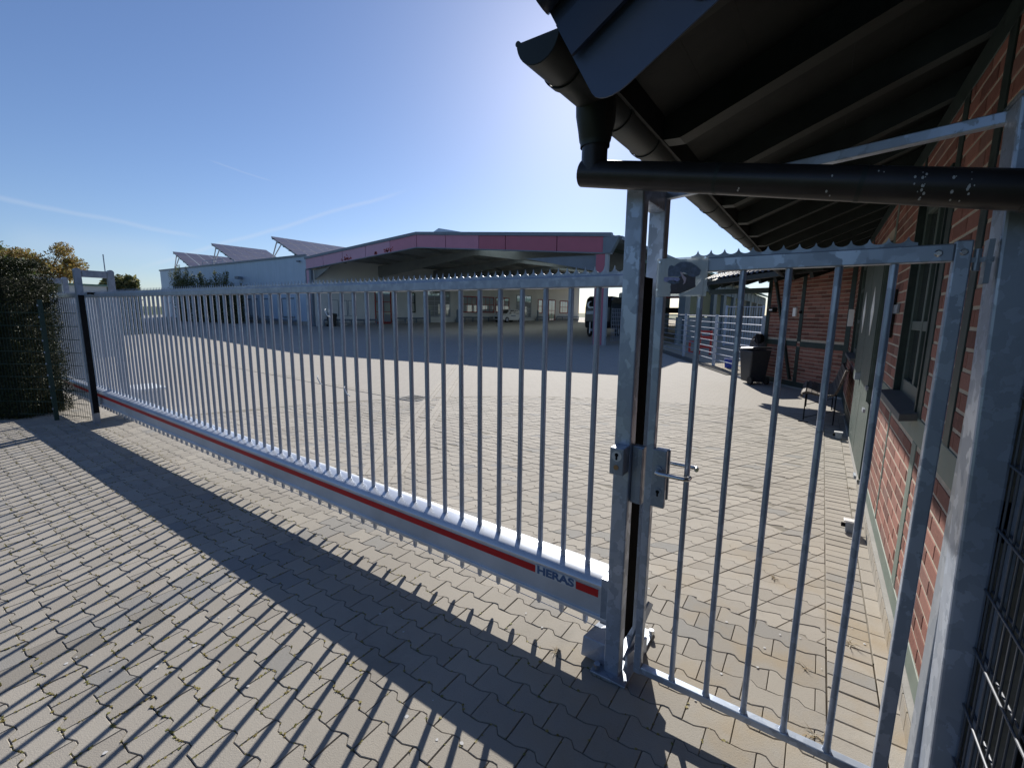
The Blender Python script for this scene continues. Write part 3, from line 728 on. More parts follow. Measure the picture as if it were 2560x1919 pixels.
# bricks
def brick_wall(P, u, n, L, z0, z1, holes, parent, out=.0, limit=0, ox=0.):
    """running bond on a vertical plane: returns list of (dist, s, z, w, h)"""
    P = Vector(P); u = Vector(u).normalized(); n = Vector(n).normalized(); res = []
    z = z0; row = 0
    while z < z1-.02:
        h = min(.0695, z1-z)
        s = -.25*(row % 2)*.5*2*.5 + ox; s = (-.125 if row % 2 else 0)+ox
        while s < L:
            a, b = max(0, s), min(L, s+.24)
            segs = [(a, b)]
            for (h0, h1, hz0, hz1) in holes:
                if z+h > hz0+.004 and z < hz1-.004:
                    ns = []
                    for (p, q) in segs:
                        if q <= h0 or p >= h1: ns.append((p, q)); continue
                        if p < h0-.02: ns.append((p, h0-.002))
                        if q > h1+.02: ns.append((h1+.002, q))
                    segs = ns
            for (p, q) in segs:
                if q-p > .025: res.append((p, q, z, h))
            s += .25
        z += .0833; row += 1
    out_ = []
    for p, q, z, h in res:
        c = P+u*((p+q)/2); out_.append(((Vector((c.x, c.y, z))-Vector((0, 0, CAM_H))).length, c, u, n, q-p, z, h))
    return out_
holes_main = []
Y00 = 2.0
for (a, b, c, d) in timb: holes_main.append((a-Y00, b-Y00, c, d))
for (a, b, c, d) in wins: holes_main.append((a-Y00, b-Y00, c, d))
holes_main.append((door_y[0]-Y00, door_y[1]-Y00, 0, 2.6))
bl = brick_wall((WX, Y00), (0, 1), (-1, 0), FW-Y00, .225, 2.86, holes_main, house)
bl.sort(key=lambda b: b[0])
wing_P = Vector((WX, FW)); wing_u = Vector((-1.645, 2.0)).normalized(); wing_n = Vector((-.772, -.635)).normalized()
def brick_box(mb, c, u, n, w, z, h, proud=.002):
    u3 = Vector((u.x, u.y, 0)); n3 = Vector((n.x, n.y, 0)); cc = Vector((c.x, c.y, z+h/2))+n3*(proud/2-.01)
    mb.obox(cc, u3*w/2, n3*(.01+proud/2), Vector((0, 0, h/2)))
bj = MB(); bcache = {}
for i, (d, c, u, n, w, z, h) in enumerate(bl):
    if i < 295:
        key = (round(w, 2), round(h, 3))
        if key not in bcache:
            mb = MB(); brick_box(mb, Vector((0, 0)), u, n, w, -h/2, h, rnd.uniform(.0012, .0035)); o = mb.build('brick', 'brick', house, loc=(c.x, c.y, z+h/2)); o.data.transform(Matrix.Translation(Vector((c.x, c.y, z+h/2)))); bcache[key] = bevel(o, .003, 1)
        else: o = inst(bcache[key], 'brick', house, (c.x, c.y, z+h/2)); bevel(o, .003, 1)
    else:
        bj.tint = rnd.random(); brick_box(bj, c, u, n, w, z, h, rnd.uniform(.0012, .0035))
o = bj.build('brickwork', 'brick_join', house); o['kind'] = 'stuff'
# plinth course of upright bricks below the sole timber
mb = MB(); y = 2.1
while y < 5.6:
    mb.tint = rnd.random(); mb.box((WX-.036, y, -.02), (WX-.031, y+.112, .092)); y += .12
o = mb.build('plinth_blocks', 'paver_join', house); o['kind'] = 'stuff'
# windows on the long wall
for k, (a, b, c, d) in enumerate(wins):
    rec = .075
    w = MB().box((WX+rec-.09, b-.03, c), (WX+rec, b, d)).box((WX+rec-.09, a, c), (WX+rec, a+.03, d)).box((WX+rec-.09, a+.03, d-.03), (WX+rec, b-.03, d)).build('window', 'timber', house)
    MB().box((WX+rec, a, c), (WX+rec+.02, b, d)).build('reveal_back', 'black', house)
    f = MB(); x0, x1 = WX+rec-.05, WX+rec-.015
    f.box((x0, a+.031, c+.0), (x1, a+.10, d-.031)); f.box((x0, b-.10, c), (x1, b-.031, d-.031)); f.box((x0+.001, a+.10, c), (x1, b-.10, c+.10)); f.box((x0+.001, a+.10, d-.10), (x1, b-.10, d-.031))
    mid = (a+b)/2; f.box((x0+.001, mid-.03, c+.10), (x1, mid+.03, d-.10))
    for hz in (c+(d-c)*.36, c+(d-c)*.70): f.box((x0+.003, a+.10, hz-.03), (x1, b-.10, hz+.03))
    bevel(f.build('sash', 'doorgreen', w), .003)
    MB().box((x1-.012, a+.03, c), (x1-.006, b-.03, d-.03)).build('pane', 'glass', w)
    mb = MB(); mb._add([(WX-.085, a-.05, c-.055), (WX+.06, a-.05, c-.03), (WX+.06, b+.05, c-.03), (WX-.085, b+.05, c-.055), (WX-.085, a-.05, c-.012), (WX+.06, a-.05, c+.012), (WX+.06, b+.05, c+.012), (WX-.085, b+.05, c-.012)],
                       [(0,3,2,1),(4,5,6,7),(0,1,5,4),(1,2,6,5),(2,3,7,6),(3,0,4,7)])
    bevel(mb.build('window_sill', 'sill', w), .003)
MB().box((WX-.02, 4.62, 1.80), (WX-.006, 4.86, 1.87)).build('latch_plate', 'galv_dull', house)
MB().box((WX-.05, 4.86, 1.60), (WX-.006, 4.98, 2.0)).build('wall_box', 'black', house)  # plain dark wall box, not a lamp
# stable doors with white diamonds
dm = (door_y[0]+door_y[1])/2
for (a, b) in ((door_y[0], dm), (dm, door_y[1])):
    for (z0, z1, xo) in ((.03, .90, .012), (.915, 2.50, .04)):
        dl = MB().box((WX-xo, a+.008, z0), (WX-xo+.03, b-.008, z1)).build('door_leaf', 'doorgreen', house); bevel(dl, .003)
        nb = 9
        for i in range(nb):
            yy = a+.012+(b-a-.024)*i/nb
            MB().box((WX-xo-.010, yy+.004, z0+.004), (WX-xo-.0005, yy+(b-a-.024)/nb-.004, z1-.004)).build('board', 'doorgreen', dl)
        if z0 > .5:
            cy = (a+b)/2
            MB().prism([(WX-xo-.0115, cy-.17, 1.85), (WX-xo-.0115, cy, 1.575), (WX-xo-.0115, cy+.17, 1.85), (WX-xo-.0115, cy, 2.10)], (-.004, 0, 0)).build('white_diamond', 'white', dl)
for z in (.12, .82, 1.05): MB().box((WX-.07, 5.62, z), (WX-.05, 5.75, z+.035)).build('door_hinge', 'galv_dull', house)
MB().box((WX-.10, dm-.04, 1.02), (WX-.05, dm+.04, 1.1)).build('door_bolt', 'galv_dull', house)
# --- oblique wing
WL_ = 2.66
def wv(s, out, z): v = wing_P+wing_u*s+wing_n*out; return Vector((v.x, v.y, z))
def wingbox(s0, s1, z0, z1, name, mat, out=.012, dep=.08, parent=None, bv=.004):
    c = wv((s0+s1)/2, out-dep/2, (z0+z1)/2)
    o = MB().obox(c, Vector((*wing_u, 0))*(s1-s0)/2, Vector((*wing_n, 0))*dep/2, Vector((0, 0, (z1-z0)/2))).build(name, mat, parent or house)
    return bevel(o, bv) if bv else o
wingbox(-.05, WL_+.0, 0, 2.95, 'wing_core', 'mortar', -.004, .6, bv=0)
wt = [(0, .12, .27, 2.78), (1.36, 1.47, .27, 1.10), (1.36, 1.47, 1.22, 2.78), (2.54, 2.68, .27, 2.78), (.12, 1.36, 1.10, 1.22), (1.47, 2.54, 1.10, 1.22), (0, 2.68, .15, .27), (0, 2.68, 2.78, 2.90)]
for a, b, c, d in wt: wingbox(a, b, c, d, 'timber', 'timber')
mb = MB()
mb.bar(wv(2.42, .006, 2.75), wv(1.55, .006, .30), .05, .10, (*wing_n, 0)); 
o = mb.build('timber_brace', 'timber', house)
wingbox(-.02, 2.70, -.02, .148, 'wing_plinth', 'concrete', .03, .1)
wholes = [(a, b, c, d) for a, b, c, d in wt]
wb = brick_wall(wing_P, wing_u, wing_n, 2.66, .28, 2.78, wholes, house)
bj = MB()
for (d, c, u, n, w, z, h) in wb: bj.tint = rnd.random(); brick_box(bj, c, u, n, w, z, h, rnd.uniform(.0012, .0035))
o = bj.build('wing_brickwork', 'brick_join', house); o['kind'] = 'stuff'
wingbox(2.28, 2.50, 1.90, 2.02, 'floodlight', 'black', .12, .12, bv=.01); wingbox(2.30, 2.42, 1.945, 1.975, 'floodlight_lens', 'white', .124, .004, bv=0)
wingbox(1.56, 1.66, 1.80, 2.0, 'switch_box', 'white', .05, .045); wingbox(1.40, 1.44, 1.87, 1.93, 'wall_hook', 'black', .06, .05)
MB().box((WX-.10, 10.42, 1.62), (WX-.02, 10.56, 1.93)).build('junction_box', 'white', house)

# --- roof over the long wall
PITCH = math.tan(R(22)); EX, EZ = -.70, 2.63     # rafter foot
sl = Vector((1, 0, PITCH)).normalized()
yr = []; y = .75
rz = lambda x: 2.60+PITCH*(x+.65)
mb0 = None
for i in range(15):
    y = .835+.77*i
    if y > 11.4: break
    yc = y+.0
    P = [(-.735, yc-.05, 2.605), (-.645, yc-.05, 2.60), (3.2, yc-.05, rz(3.2)), (3.2, yc-.05, rz(3.2)+.13), (-.735, yc-.05, 2.605+.12)]
    MB().prism(P, (0, .10, 0)).build('rafter', 'rafter', house)
for i in range(22):      # boards of the soffit, running along the eave
    x0 = -.72+i*.18; x1 = x0+.1795
    zf = lambda x: 2.735+PITCH*(x+.65)
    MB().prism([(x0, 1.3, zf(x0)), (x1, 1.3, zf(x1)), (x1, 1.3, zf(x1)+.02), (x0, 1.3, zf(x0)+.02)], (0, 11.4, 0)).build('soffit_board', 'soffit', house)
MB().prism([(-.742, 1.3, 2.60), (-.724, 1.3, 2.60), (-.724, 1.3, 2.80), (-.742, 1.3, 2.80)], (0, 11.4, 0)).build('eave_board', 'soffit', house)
# tiled covering as undulating rows
mb = MB(); nx = 26; ny = 200
zt = lambda x: 2.80+math.tan(R(24))*(x+.72)
def wavez(y): return .022*math.cos(2*math.pi*y/.30)
rows = []
for i in range(12):
    x0 = -.80+i*.33; x1 = x0+.345
    ys = lin(1.22, 12.9, 156)
    vs = [(x0, yy, zt(x0)+.018+wavez(yy)) for yy in ys]+[(x1, yy, zt(x1)-.008+wavez(yy)) for yy in ys]+[(x0, yy, zt(x0)-.006+wavez(yy)) for yy in ys]
    n = len(ys); mb._add(vs, [(k, k+1, n+k+1, n+k) for k in range(n-1)]+[(2*n+k, 2*n+k+1, k+1, k) for k in range(n-1)])
o = mb.build('roof_tiles', 'tile', house, smooth=True); o['kind'] = 'stuff'
# ridge side return so the roof is closed from above
MB().prism([(3.2, 1.25, zt(3.2)), (3.3, 1.25, zt(3.2)), (6.6, 1.25, 2.9), (6.6, 1.25, 2.8)], (0, 11.7, 0)).build('rear_slope', 'tile', house)
# verge: slate slabs with rounded corner, proud tile edge and roll
VY = 1.25; a30 = R(30); du = Vector((math.cos(a30), 0, math.sin(a30))); dn = Vector((math.sin(a30), 0, -math.cos(a30)))
o0 = Vector((-.668, VY, 2.492))
for i in range(9):
    st = o0+du*(i*.30)+Vector((0, -.0035*(i % 2)-.0015*i, 0))
    L = .345; D = .185 if i else .19; rr = .055; pts = [st, st+dn*(D-rr)]
    for k in range(1, 7):
        a = math.pi/2*k/6; pts.append(st+dn*(D-rr)+du*(rr*(1-math.cos(a)))*1.6+dn*(rr*math.sin(a)))
    pts += [st+du*L+dn*D*.99, st+du*L]
    MB().prism(pts, (0, .005, 0)).build('verge_slate', 'slate', house)
for i in range(8):     # vertical edge of the verge tiles, set forward
    st = o0+Vector((-.035, -.035, .072))+du*(i*.34)+dn*0
    MB().prism([st, st+dn*.105, st+dn*.105+du*.335, st+du*.335], (0, .012, 0)).build('verge_tile_edge', 'tile', house)
    q0 = o0+Vector((-.085, -.05, .145))+du*(i*.34); q1 = q0+du*.335
    MB().tube(q0, q1, .045, 14, .040).build('verge_tile_roll', 'tile', house, smooth=True)
    MB().prism([st+dn*-.07+Vector((0, .01, 0)), st+dn*.0+Vector((0, .01, 0)), st+du*.335+Vector((0, .01, 0)), st+du*.335-dn*.07+Vector((0, .01, 0))], (0, .09, 0)).build('verge_tile_body', 'tile', house)
# gutter: half-round trough with end cap, brackets, outlet and pipe
gt = thing('rain_gutter', 'dark half round rain gutter with outlet and drain pipe along the eaves', 'gutter', (-.81, 1.7, 2.3))
gx, gzc, gr = -.814, 2.605, .077
def trough(ya, yb, r, th, name, mat='gutter', lip=True, dz=0., slope=.0125):
    mb = MB(); n = 16; prof = [(gx+r*math.cos(math.pi+math.pi*k/n), gzc+dz+r*math.sin(math.pi+math.pi*k/n)) for k in range(n+1)]
    prof2 = [(gx+(r-th)*math.cos(math.pi+math.pi*k/n), gzc+dz+(r-th)*math.sin(math.pi+math.pi*k/n)) for k in range(n+1)]
    P = prof+prof2[::-1]; m_ = len(P)
    vs = [(a, ya, b+slope*(ya-1.3)) for a, b in P]+[(a, yb, b+slope*(yb-1.3)) for a, b in P]
    mb._add(vs, [(k, (k+1) % m_, m_+(k+1) % m_, m_+k) for k in range(m_)]+[(k, k+1, m_-2-k, m_-1-k) for k in range(n)]+[(m_+k, m_+k+1, m_+m_-2-k, m_+m_-1-k) for k in range(n)])
    if lip: mb.tube((gx-r+.002, ya, gzc+dz+.004+slope*(ya-1.3)), (gx-r+.002, yb, gzc+dz+.004+slope*(yb-1.3)), .009, 10)
    return mb.build(name, mat, gt, smooth=True)
trough(1.295, 12.3, gr, .003, 'trough')
mb = MB(); mb.prism([(gx+gr*math.cos(math.pi+math.pi*k/16), 1.2925, gzc+.002+gr*math.sin(math.pi+math.pi*k/16)) for k in range(17)], (0, .003, 0)); mb.build('end_cap', 'gutter', gt)
for yb_ in (1.46, 1.92, 2.30, 3.05, 3.85, 4.62, 5.40, 6.15, 6.9, 7.7, 8.5): trough(yb_, yb_+.035, gr+.005, .004, 'bracket', lip=False, dz=-.001)
mb = MB(); mb._add([], [])
n = 20
rings = [(2.60, .105, .070), (2.52, .100, .068), (2.44, .062, .060), (2.43, .056, .056), (2.415, .056, .056)]
vs = []; fs = []
for j, (z, ra, rb) in enumerate(rings):
    for k in range(n): vs.append((gx+rb*1.05*math.cos(2*math.pi*k/n), 1.74+ra*math.sin(2*math.pi*k/n), z))
    if j: fs += [((j-1)*n+k, (j-1)*n+(k+1) % n, j*n+(k+1) % n, j*n+k) for k in range(n)]
mb._add(vs, fs); mb.build('outlet', 'gutter', gt, smooth=True)
MB().tube((gx, 1.74, 2.43), (gx, 1.74, 2.318), .051, 22).build('down_pipe', 'pipe', gt, smooth=True)
el = MB(); el.path([(gx, 1.74, 2.345), (gx, 1.74, 2.317), (gx+.028, 1.74, 2.312)], .0512, 22); el.tube((gx-.001, 1.74, 2.318), (gx-.001, 1.74, 2.318-.052), .0515, 22)
mb = MB(); mb.tube((gx-.050, 1.74, 2.325), (.56, 1.74, 2.052), .051, 24); mb.build('cross_pipe', 'pipe', gt, smooth=True)
mb = MB(); mb.tube((.40, 1.74, 2.084), (.52, 1.74, 2.060), .055, 24); mb.build('pipe_socket', 'pipe', gt, smooth=True)
for x_ in (-.35, .05): MB().tube((x_, 1.74, 2.325-(x_+.864)*.1917), (x_+.012, 1.74, 2.325-(x_+.876)*.1917), .0518, 24).build('pipe_seam', 'gutter', gt, smooth=True)
mb = MB(); rd = random.Random(9)
for (x_, n_) in ((-.02, 3), (.19, 16), (.255, 5), (.29, 8), (-.28, 2), (.10, 2)):
    for _ in range(n_):
        xx = x_+rd.gauss(0, .008); a = rd.uniform(-1.0, 1.1); cz = 2.325-(xx+.864)*.1917; s_ = rd.uniform(.001, .0034)
        c = Vector((xx, 1.74-.0516*math.cos(a), cz+.0516*math.sin(a))); ta = Vector((0, math.sin(a), math.cos(a)))
        mb._add([c+Vector((s_*math.cos(q), 0, 0))+ta*(s_*1.6*math.sin(q)) for q in (0, 1.1, 2.0, 3.1, 4.2, 5.3)], [tuple(range(6))])
o = mb.build('bird_droppings', 'mark', gt, fix=False); o['kind'] = 'stuff'
# --- wing roof with tiles, beam and lamp
wr = []
ep = lambda s, o, z: (lambda v: Vector((v.x, v.y, z)))(wing_P+wing_u*s+wing_n*o)
mb = MB()
for i in range(10):
    o0_, o1_ = .95-i*.34, .95-(i+1)*.34-.01
    z0_, z1_ = 2.80+i*.34*.55, 2.80+(i+1)*.34*.55
    ss = lin(-.3, 4.25, 150); n = len(ss); wz = lambda s: .026*math.cos(2*math.pi*s/.21)
    mb._add([ep(s, o0_, z0_+.02+wz(s)) for s in ss]+[ep(s, o1_, z1_-.008+wz(s)) for s in ss], [(k, k+1, n+k+1, n+k) for k in range(n-1)])
o = mb.build('wing_roof_tiles', varied('grey_clay_tile', (.11, .105, .11), .45, .2, 6), house, smooth=True); o['kind'] = 'stuff'  # even grey clay colour, lighter than the main roof tiles
mb = MB(); mb.bar(ep(-.3, .93, 2.715), ep(4.25, .93, 2.715), .11, .11); mb.build('wing_gutter', 'gutter', house)
P = [ep(-.3, .9, 2.72), ep(4.2, .9, 2.72), ep(4.2, -2.4, 4.5), ep(-.3, -2.4, 4.5)]; MB().quad(*P).build('wing_soffit', 'soffit', house, fix=False)
for i in range(8): s = .2+i*.55; MB().bar(ep(s, .82, 2.62), ep(s, -.3, 3.0), .10, .12).build('wing_rafter', 'rafter', house)
MB().bar(ep(3.92, .9, 2.46), ep(2.62, .02, 2.46), .12, .13).build('carport_beam', 'timber', house); MB().bar(ep(3.9, .95, 2.56), ep(3.9, -2.5, 4.2), .10, .16).build('wing_verge_board', 'timber', house)
MB().bar(ep(2.60, .02, 2.5), ep(2.60, -3.0, 2.5), .12, .12).build('carport_plate', 'timber', house)

# ------------------------------------------------------------------ yard furniture near the house
hs = thing('garden_hose', 'coiled dark garden hose hanging on a wall bracket behind the bin', 'hose', tuple(wv(2.6, .15, .9)))
mb = MB()
for k in range(7):
    pts = []; R1, R2 = .19+.012*k, (.42+.04*k)
    for j in range(25):
        a = 2*math.pi*j/24; pts.append(wv(2.62+.02*k+R1*math.sin(a)*(.8 if math.cos(a) > 0 else 1), .10+.02*k, 1.28-R2+R2*math.cos(a)+rnd.uniform(-.004, .004)))
    mb.path(pts, .012, 7)
mb.build('coil', 'hose', hs, smooth=True)
c0 = wv(2.62, .12, 1.22); mb = MB().tube(c0, c0+Vector((*wing_n, 0))*.1, .13, 20); mb.build('hose_bracket', 'rubber', hs, smooth=True)
def wheelie_bin(loc, rz, label, h=1.0, w=.56, d=.66, sc_=1.):
    t = thing('wheelie_bin', label, 'bin', loc)
    t.rotation_euler = (0, 0, rz)
    def loc3(mb, name, mat, sm=False, bv=0):
        me = mb.build(name, mat, None, smooth=sm, loc=(0, 0, 0)); me.parent = t
        return bevel(me, bv) if bv else me
    mb = MB(); a, b = w*.40, w*.5; mb._add([(-a, -d*.36, .05), (a, -d*.36, .05), (a, d*.34, .05), (-a, d*.34, .05), (-b, -d*.5, h*.90), (b, -d*.5, h*.90), (b, d*.5, h*.90), (-b, d*.5, h*.90)],
                                        [(0,3,2,1),(4,5,6,7),(0,1,5,4),(1,2,6,5),(2,3,7,6),(3,0,4,7)]); loc3(mb, 'body', 'bin', bv=.03)
    mb = MB(); mb._add([(-b*1.05, -d*.55, h*.905), (b*1.05, -d*.55, h*.905), (b*1.05, d*.53, h*.95), (-b*1.05, d*.53, h*.95), (-b*.9, -d*.45, h*.955), (b*.9, -d*.45, h*.955), (b*.9, d*.5, h), (-b*.9, d*.5, h)],
                       [(0,3,2,1),(4,5,6,7),(0,1,5,4),(1,2,6,5),(2,3,7,6),(3,0,4,7)]); loc3(mb, 'lid', 'bin', bv=.015)
    for s in (-1, 1): loc3(MB().tube((s*w*.36, d*.42, .10), (s*w*.46, d*.42, .10), .10, 18), 'wheel', 'tyre', True)
    loc3(MB().tube((-w*.4, d*.62, h*.9), (w*.4, d*.62, h*.9), .015, 8), 'grip', 'bin', True)
    return t
wheelie_bin((-1.30, 12.55, g(12.5)), R(218), 'black wheelie bin standing at the corner of the brick wing', h=.93, w=.50, d=.55)
wheelie_bin((-34.3, 22.55, g(22.5, -34)), R(100), 'small black wheelie bin behind the left canopy column', h=1.15, w=.6, d=.66)
bn = thing('slatted_bench', 'garden bench with dark curved slats in front of the door wall', 'bench', (.13, 9.2, g(9.2)))
prof = [(-.16, .40), (-.155, .455), (-.10, .485), (-.03, .475), (.05, .455), (.13, .445), (.21, .45), (.28, .48), (.315, .56), (.335, .64), (.355, .72), (.375, .80), (.395, .875)]
for i in range(len(prof)-1):
    (xa, za), (xb, zb) = prof[i], prof[i+1]; dx, dz = xb-xa, zb-za; L = math.hypot(dx, dz)
    c = Vector(((xa+xb)/2, 9.30, (za+zb)/2+.09)); MB().obox(c, Vector((dx, 0, dz))/L*(L/2-.005), Vector((0, .76, 0)), Vector((-dz, 0, dx))/L*.017).build('slat', 'benchwood', bn)
for yy in (8.62, 9.98):
    mb = MB(); mb.path([(-.10, yy, .10), (-.10, yy, .52)], .009, 7); mb.path([(.30, yy, .07), (.30, yy, .56)], .009, 7); mb.path([(-.12, yy, .54), (.0, yy, .55), (.28, yy, .54), (.42, yy, .98)], .01, 7); mb.path([(-.10, yy, .14), (.30, yy, .30)], .006, 6); mb.path([(-.17, yy, .07), (-.03, yy, .07)], .012, 6)
    mb.build('leg_frame', 'rubber', bn)
def stopper(x, y, label):
    t = thing('door_stop', label, 'door stop', (x, y, g(y)), 'floor door stops')
    bevel(MB().box((x-.045, y-.03, g(y)), (x+.03, y+.03, g(y)+.085)).build('block', 'galv_dull', t), .004)
    bevel(MB().box((x-.06, y-.035, g(y)+.086), (x+.04, y+.035, g(y)+.10)).build('cap', 'white', t), .003)
    MB().tube((x-.075, y, g(y)+.05), (x-.046, y, g(y)+.05), .018, 12).build('buffer', 'rubber', t, smooth=True)
stopper(.37, 4.45, 'metal door stop on the sunlit edging strip nearest the gate'); stopper(.36, 7.75, 'metal door stop on the shaded paving in front of the bench')

# ------------------------------------------------------------------ paddock behind the house corner
px0, py0 = Vector((-6.2, 21.3)), Vector((-1.9, 14.2))
mb = MB(); arena = [(-30, 75), (-9.0, 24.5), (-6.2, 21.3), (-1.9, 14.2), (.3, 14.6), (.4, 60), (.4, 75)]
mb._add([(x, y, g(y, x)+.012) for x, y in arena], [tuple(range(len(arena)))]); o = mb.build('sand_paddock', 'sand'); o['kind'] = 'structure'
mb = MB(); d = (py0-px0).normalized(); s = Vector((-d.y, d.x)); P = [px0-d*1, py0+d*.3, py0+d*.3-s*.42, px0-d*1-s*.42]
mb._add([(v.x, v.y, g(v.y, v.x)+.02) for v in P], [(0, 1, 2, 3)]); o = mb.build('kerb_strip', 'asphalt'); o['kind'] = 'structure'
pf = thing('paddock_fence', 'galvanised tubular paddock rail fence in front of the sandy run', 'fence', (-3.6, 16.9, .2))
def panel(p, q, H=1.62, nr=8, posts=(True, True)):
    p = Vector(p); q = Vector(q)
    for k in range(nr):
        z = .22+(H-.22)*k/(nr-1)
        MB().tube((p.x, p.y, g(p.y)+z), (q.x, q.y, g(q.y)+z), .021 if k == nr-1 else .016, 7).build('rail', 'galv_bar', pf)
    for v, on in ((p, posts[0]), (q, posts[1])):
        if on: MB().box((v.x-.045, v.y-.045, g(v.y)-.05), (v.x+.045, v.y+.045, g(v.y)+H+.05)).build('post', 'galv_bar', pf)
panel((-7.9, 23.6), (-4.37, 18.22)); panel((-4.37, 18.22), (-2.8, 15.68), posts=(False, True)); panel((-2.8, 15.68), (-1.25, 13.45), posts=(False, True))
gf = thing('barred_gate', 'narrow vertical bar gate between paddock fence and brick wing', 'gate', (-2.9, 24.6, g(24.6)))
for i in range(15): x = -3.95+i*.11; MB().tube((x, 24.7, g(24.7)+.1), (x, 24.7, g(24.7)+1.95), .015, 6).build('bar', 'galv_bar', gf)
for z in (.1, 1.97): MB().tube((-4.0, 24.7, g(24.7)+z), (-2.38, 24.7, g(24.7)+z), .025, 8).build('rail', 'galv_bar', gf)
for x in (-4.0, -2.36): MB().box((x-.05, 24.65, g(24.7)), (x+.05, 24.75, g(24.7)+2.05)).build('post', 'galv_bar', gf)
rb = thing('plastic_barrier', 'red plastic barrier frame lying in the sandy paddock', 'barrier', (-4.1, 19.5, g(19.5)))
zb = g(19.5)
for a, b in (((-4.50, zb+.05), (-4.42, zb+.55)), ((-4.42, zb+.47), (-4.1, zb+.55)), ((-4.42, zb+.05), (-4.1, zb+.12))): MB().box((a[0], 19.5, a[1]), (b[0], 19.55, b[1])).build('frame', 'redplastic', rb)
for a, b in (((-4.08, zb+.02), (-4.0, zb+1.0)), ((-3.66, zb+.02), (-3.58, zb+1.0)), ((-4.0, zb+.92), (-3.66, zb+1.0)), ((-4.0, zb+.62), (-3.66, zb+.78)), ((-4.0, zb+.28), (-3.66, zb+.40))): MB().box((a[0], 19.35, a[1]), (b[0], 19.4, b[1])).build('panel_bar', 'redplastic', rb)
bk = thing('bucket', 'blue plastic bucket beside the black wheelie bin in the paddock', 'bucket', (-2.3, 15.45, g(15.4)))
MB().tube((-2.3, 15.45, g(15.4)+.01), (-2.3, 15.45, g(15.4)+.30), .12, 16, .15, caps=False).tube((-2.3, 15.45, g(15.4)+.01), (-2.3, 15.45, g(15.4)+.02), .12, 16).build('pail', 'blueplastic', bk, smooth=True)
MB().tube((-2.3, 15.45, g(15.4)+.29), (-2.3, 15.45, g(15.4)+.31), .155, 16, .155, caps=False).build('rim', 'white', bk)
# stable hall with open sides
st = thing('riding_stable', 'long open sided grey stable with blue grey pillars and green roof', 'building', (-7.2, 45, .6))
SX = -6.2
for yy in (26.0, 33.6, 37.3, 41.8, 46.5, 52, 57.5, 63.5):
    z0 = g(yy, SX); MB().box((SX-.35, yy-.55, z0), (SX, yy+.55, 4.1)).build('pillar', 'stablepost', st)
MB().box((SX-.25, 24.5, 3.4), (SX-.02, 66, 4.3)).build('lintel', 'stable', st)
for i in range(14): MB().box((SX-.02, 25+i*3, 3.42), (SX+.04, 25.25+i*3, 4.28)).build('eave_bracket', 'frame', st)
m = M_('pale_translucent_sheet', (.55, .56, .42), .5); t_ = NT(m); tr = t_.n('ShaderNodeBsdfTranslucent'); tr.inputs[0].default_value = (.62, .62, .44, 1); ms = t_.n('ShaderNodeMixShader'); ms.inputs[0].default_value = .8
t_.l(t_.b.outputs[0], ms.inputs[1]); t_.l(tr.outputs[0], ms.inputs[2]); t_.l(ms.outputs[0], t_.t.nodes['Material Output'].inputs['Surface']); MT['sheet'] = m
for (a, b) in ((26.6, 33.0), (34.2, 36.7), (37.9, 41.2), (42.4, 45.9)):
    MB().box((SX-.22, a, 1.9), (SX-.2, (a+b)/2-.04, 3.4)).build('translucent_panel', 'sheet', st); MB().box((SX-.22, (a+b)/2+.04, 1.9), (SX-.2, b, 3.4)).build('translucent_panel', 'sheet', st)
MB().box((SX-.2, 24.5, .3), (SX-.1, 66, 1.75)).build('kick_board', 'stable', st)
MB().prism([(SX+.5, 24, 4.30), (SX+.5, 24, 4.42), (SX-1.2, 24, 4.95), (SX-2.6, 24, 4.42), (SX-2.6, 24, 4.30), (SX-1.2, 24, 4.8)], (0, 43, 0)).build('roof', 'greenroof', st)
MB().box((SX-2.6, 66, .4), (SX, 66.2, 4.2)).build('end_wall', 'stable', st)
MB().box((SX-2.5, 29.8, 2.95), (SX-1.25, 29.95, 3.10)).build('red_trim', 'redpaint', st)
MB().box((SX-2.5, 29.82, 2.0), (SX-1.5, 29.93, 2.35)).build('dark_band', 'black', st)

# ------------------------------------------------------------------ blue warehouse with canopy
HY = 21.7
wh = thing('blue_warehouse', 'long low pale blue clad warehouse left of the canopy', 'building', (-53, HY, .8))
mb = MB(); zt0, zt1 = 6.68, 6.45
mb._add([(-69, HY, .7), (-36.3, HY, .4), (-36.3, HY+34, .4), (-69, HY+34, .7), (-69, HY, zt0), (-36.3, HY, zt1), (-36.3, HY+34, zt1), (-69, HY+34, zt0)],
        [(0,3,2,1),(4,5,6,7),(0,1,5,4),(1,2,6,5),(2,3,7,6),(3,0,4,7)]); mb.build('wall', 'blueclad', wh)
mb = MB(); mb._add([(-69.1, HY-.08, zt0), (-36.3, HY-.08, zt1), (-36.3, HY+.1, zt1), (-69.1, HY+.1, zt0), (-69.1, HY-.08, zt0+.16), (-36.3, HY-.08, zt1+.16), (-36.3, HY+.1, zt1+.16), (-69.1, HY+.1, zt0+.16)],
                   [(0,3,2,1),(4,5,6,7),(0,1,5,4),(1,2,6,5),(2,3,7,6),(3,0,4,7)]); mb.build('coping', 'bluegrey', wh)
m = M_('pale_shutter', (.40, .50, .60), .5); MT['shutter'] = m
